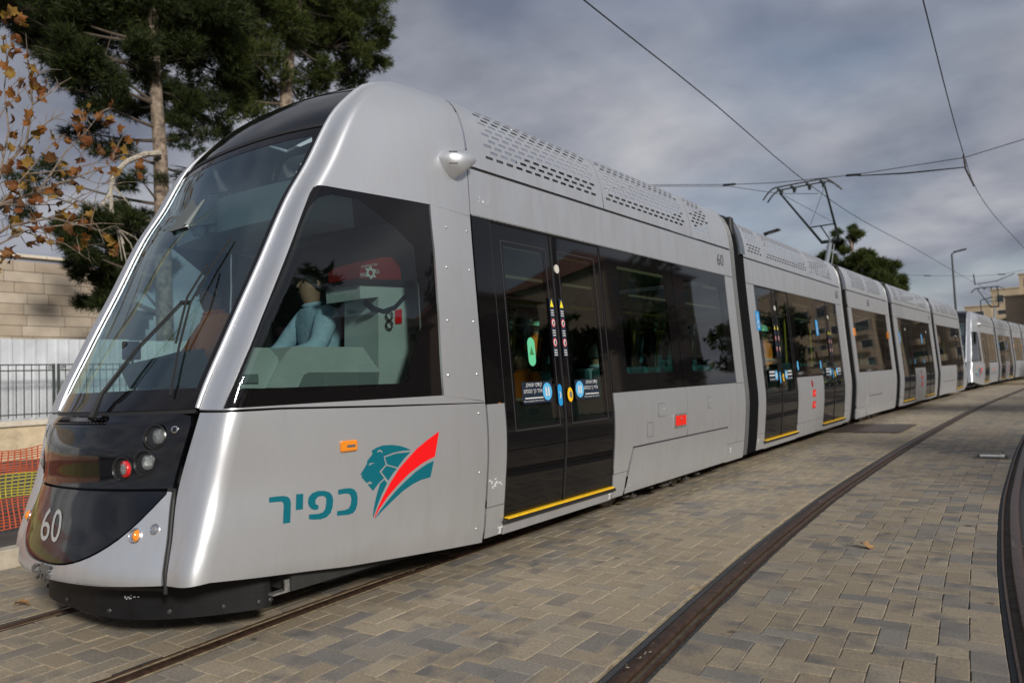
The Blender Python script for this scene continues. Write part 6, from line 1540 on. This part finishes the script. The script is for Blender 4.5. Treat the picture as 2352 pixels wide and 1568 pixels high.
    if vest:
        cloth('vest', ['pelvis', 'belly', 'chest', 'neck0', 'shr', 'shl'], .042, vest, {'neck0': (J['neck0'][0]-V((0, 0, .05)), (.10, .09))})
        mt = mat('reflective_tape', (.62, .62, .60), .35, .3)
        for zz in (hz+.10, hz+.24):
            o = MB().tube([(.205*math.sin(w), lean*.4+.162*math.cos(w), zz) for w in [2*math.pi*k_/20 for k_ in range(21)]], .017, 6, cap=False).obj('reflective_band', mt, root, smooth=True)
    if helmet:
        o = MB().lathe([(.15, .0), (.125, .012), (.122, .03), (.115, .07), (.085, .11), (.04, .13), (.001, .133)], 18).obj('helmet', helmet, root, smooth=True); o.location = H+V((0, .008, .03))
    return root
M_LBSHIRT = mat('light_blue_shirt', (.38, .50, .62), .8, noise=(40, .12), bump=(14, .5)); M_NAVYC = mat('navy_cloth', (.015, .018, .03), .85); M_ORVEST = mat('orange_vest', (.95, .23, .02), .6); M_YLVEST = mat('yellow_vest', (.55, .80, .02), .6); M_BLACKC = mat('black_cloth', (.015, .015, .016), .85); M_WHH = mat('white_helmet', (.75, .75, .75), .3); M_GREYC = mat('grey_cloth', (.16, .17, .18), .85)
# seat surface in the cab is at 1.38
person('driver in a light blue shirt sitting at the tram controls', (.30, 3.50, 1.42), R(172), 'sit', M_LBSHIRT, M_NAVYC, lean=.06)
person('passenger in an orange reflective vest sitting beside the driver', (-.36, 3.06, 1.40), R(165), 'sit', M_ORVEST, M_NAVYC, vest=M_ORVEST, lean=.02)
person('passenger in a pale blue shirt seen through the middle window of tram 60', (.62, 6.95, .90), R(0), 'sit', M_LBSHIRT, M_NAVYC)
person('worker in an orange vest sitting inside tram 60 next to the pale blue shirt', (-.2, 6.7, .90), R(180), 'sit', M_ORVEST, M_NAVYC, vest=M_ORVEST)
person('worker in orange vest standing inside the tram by the first door', (-.35, 5.1, .38), R(-90), 'hold', M_BLACKC, M_NAVYC, vest=M_ORVEST)
person('worker with orange vest and mint helmet standing between the doors of the second car', (.45, 13.1, .38), R(90), 'hold', M_ORVEST, M_NAVYC, vest=M_ORVEST, helmet=mat('mint_helmet', (.35, .75, .55), .3))
for i, (x, y, r_, v_, hl, pose) in enumerate(((6.6, 33.0, 95, M_YLVEST, M_WHH, 'stand'), (6.9, 38.5, 70, M_YLVEST, M_WHH, 'hold'), (7.2, 41.0, 110, M_YLVEST, M_WHH, 'stand'), (7.6, 44.5, 85, M_YLVEST, M_WHH, 'stand'), (8.2, 51, 100, M_ORVEST, M_WHH, 'stand'))):
    person(('worker in yellow vest and white helmet standing past the empty track', 'worker in yellow vest with hands raised to the chest past the empty track', 'worker in yellow vest between two others past the empty track', 'worker in yellow vest next to the one in orange', 'worker in an orange vest and white helmet past the empty track')[i], (x, y, -.03), R(r_), pose, M_GREYC, M_NAVYC, vest=v_, helmet=hl)
# first-aid bag hanging over the cabinet
bg = tag(empty('first_aid_bag', at_x((880, 640), .98)), 'red first aid bag with white star strapped above the cab cabinet', 'bag')
ZB_ = [(1100, 672), (1098, 610), (1130, 580), (1240, 545), (1300, 548), (1345, 570), (1356, 680), (1200, 700)]
P = [at_x(p, .98) for p in Z3(ZB_)]; n = len(P); mb = MB(); mb.v = [(.98, p[1], p[2]) for p in P]+[(.99-.02, p[1]*.98+.02*P[0][1], p[2]) for p in P]+[(.66, p[1], p[2]) for p in P]
mb.f = [tuple(range(n))]+[(i, (i+1) % n, 2*n+(i+1) % n, 2*n+i) for i in range(n)]+[tuple(reversed(range(2*n, 3*n)))]
child(mb.obj('bag_body', mat('red_nylon', (.24, .010, .012), .6)), bg)
def bagtext(s, q, rev):
    o = text_map('bag_lettering', s, lambda tx, ty: (lambda c: Vector((.984, c[1], c[2])))(at_x(((q[0][0]*(1-tx)+q[1][0]*tx)*(1-ty)+(q[3][0]*(1-tx)+q[2][0]*tx)*ty, (q[0][1]*(1-tx)+q[1][1]*tx)*(1-ty)+(q[3][1]*(1-tx)+q[2][1]*tx)*ty), .984)), M_WHITE, reverse=rev); child(o, bg)
bagtext('FIRST', Z3([(1106, 668), (1148, 664), (1148, 640), (1104, 645)]), False); bagtext('AID', Z3([(1192, 648), (1222, 645), (1220, 622), (1190, 625)]), False); bagtext('עזרה ראשונה', Z3([(1112, 612), (1210, 596), (1210, 582), (1112, 598)]), True)
st_ = MB(); c = at_x(Z3([(1168, 642)])[0], .985)
for a0 in (90, 270):
    tri = [(c[1]+.055*math.cos(R(a0+k_*120)), c[2]+.055*math.sin(R(a0+k_*120))) for k_ in range(3)]; tri2 = [(c[1]+.036*math.cos(R(a0+k_*120)), c[2]+.036*math.sin(R(a0+k_*120))) for k_ in range(3)]
    st_.add([(.985+.0008*(a0 > 100), y_, z_) for y_, z_ in tri+tri2], [(i, (i+1) % 3, 3+(i+1) % 3, 3+i) for i in range(3)])
child(st_.obj('bag_star', M_WHITE), bg)
child(MB().tube([at_x(p, .97) for p in Z3([(1135, 820), (1180, 860), (1240, 880), (1310, 855), (1370, 790)])], .022, 6).obj('bag_strap', M_BLACKC, smooth=True), bg)
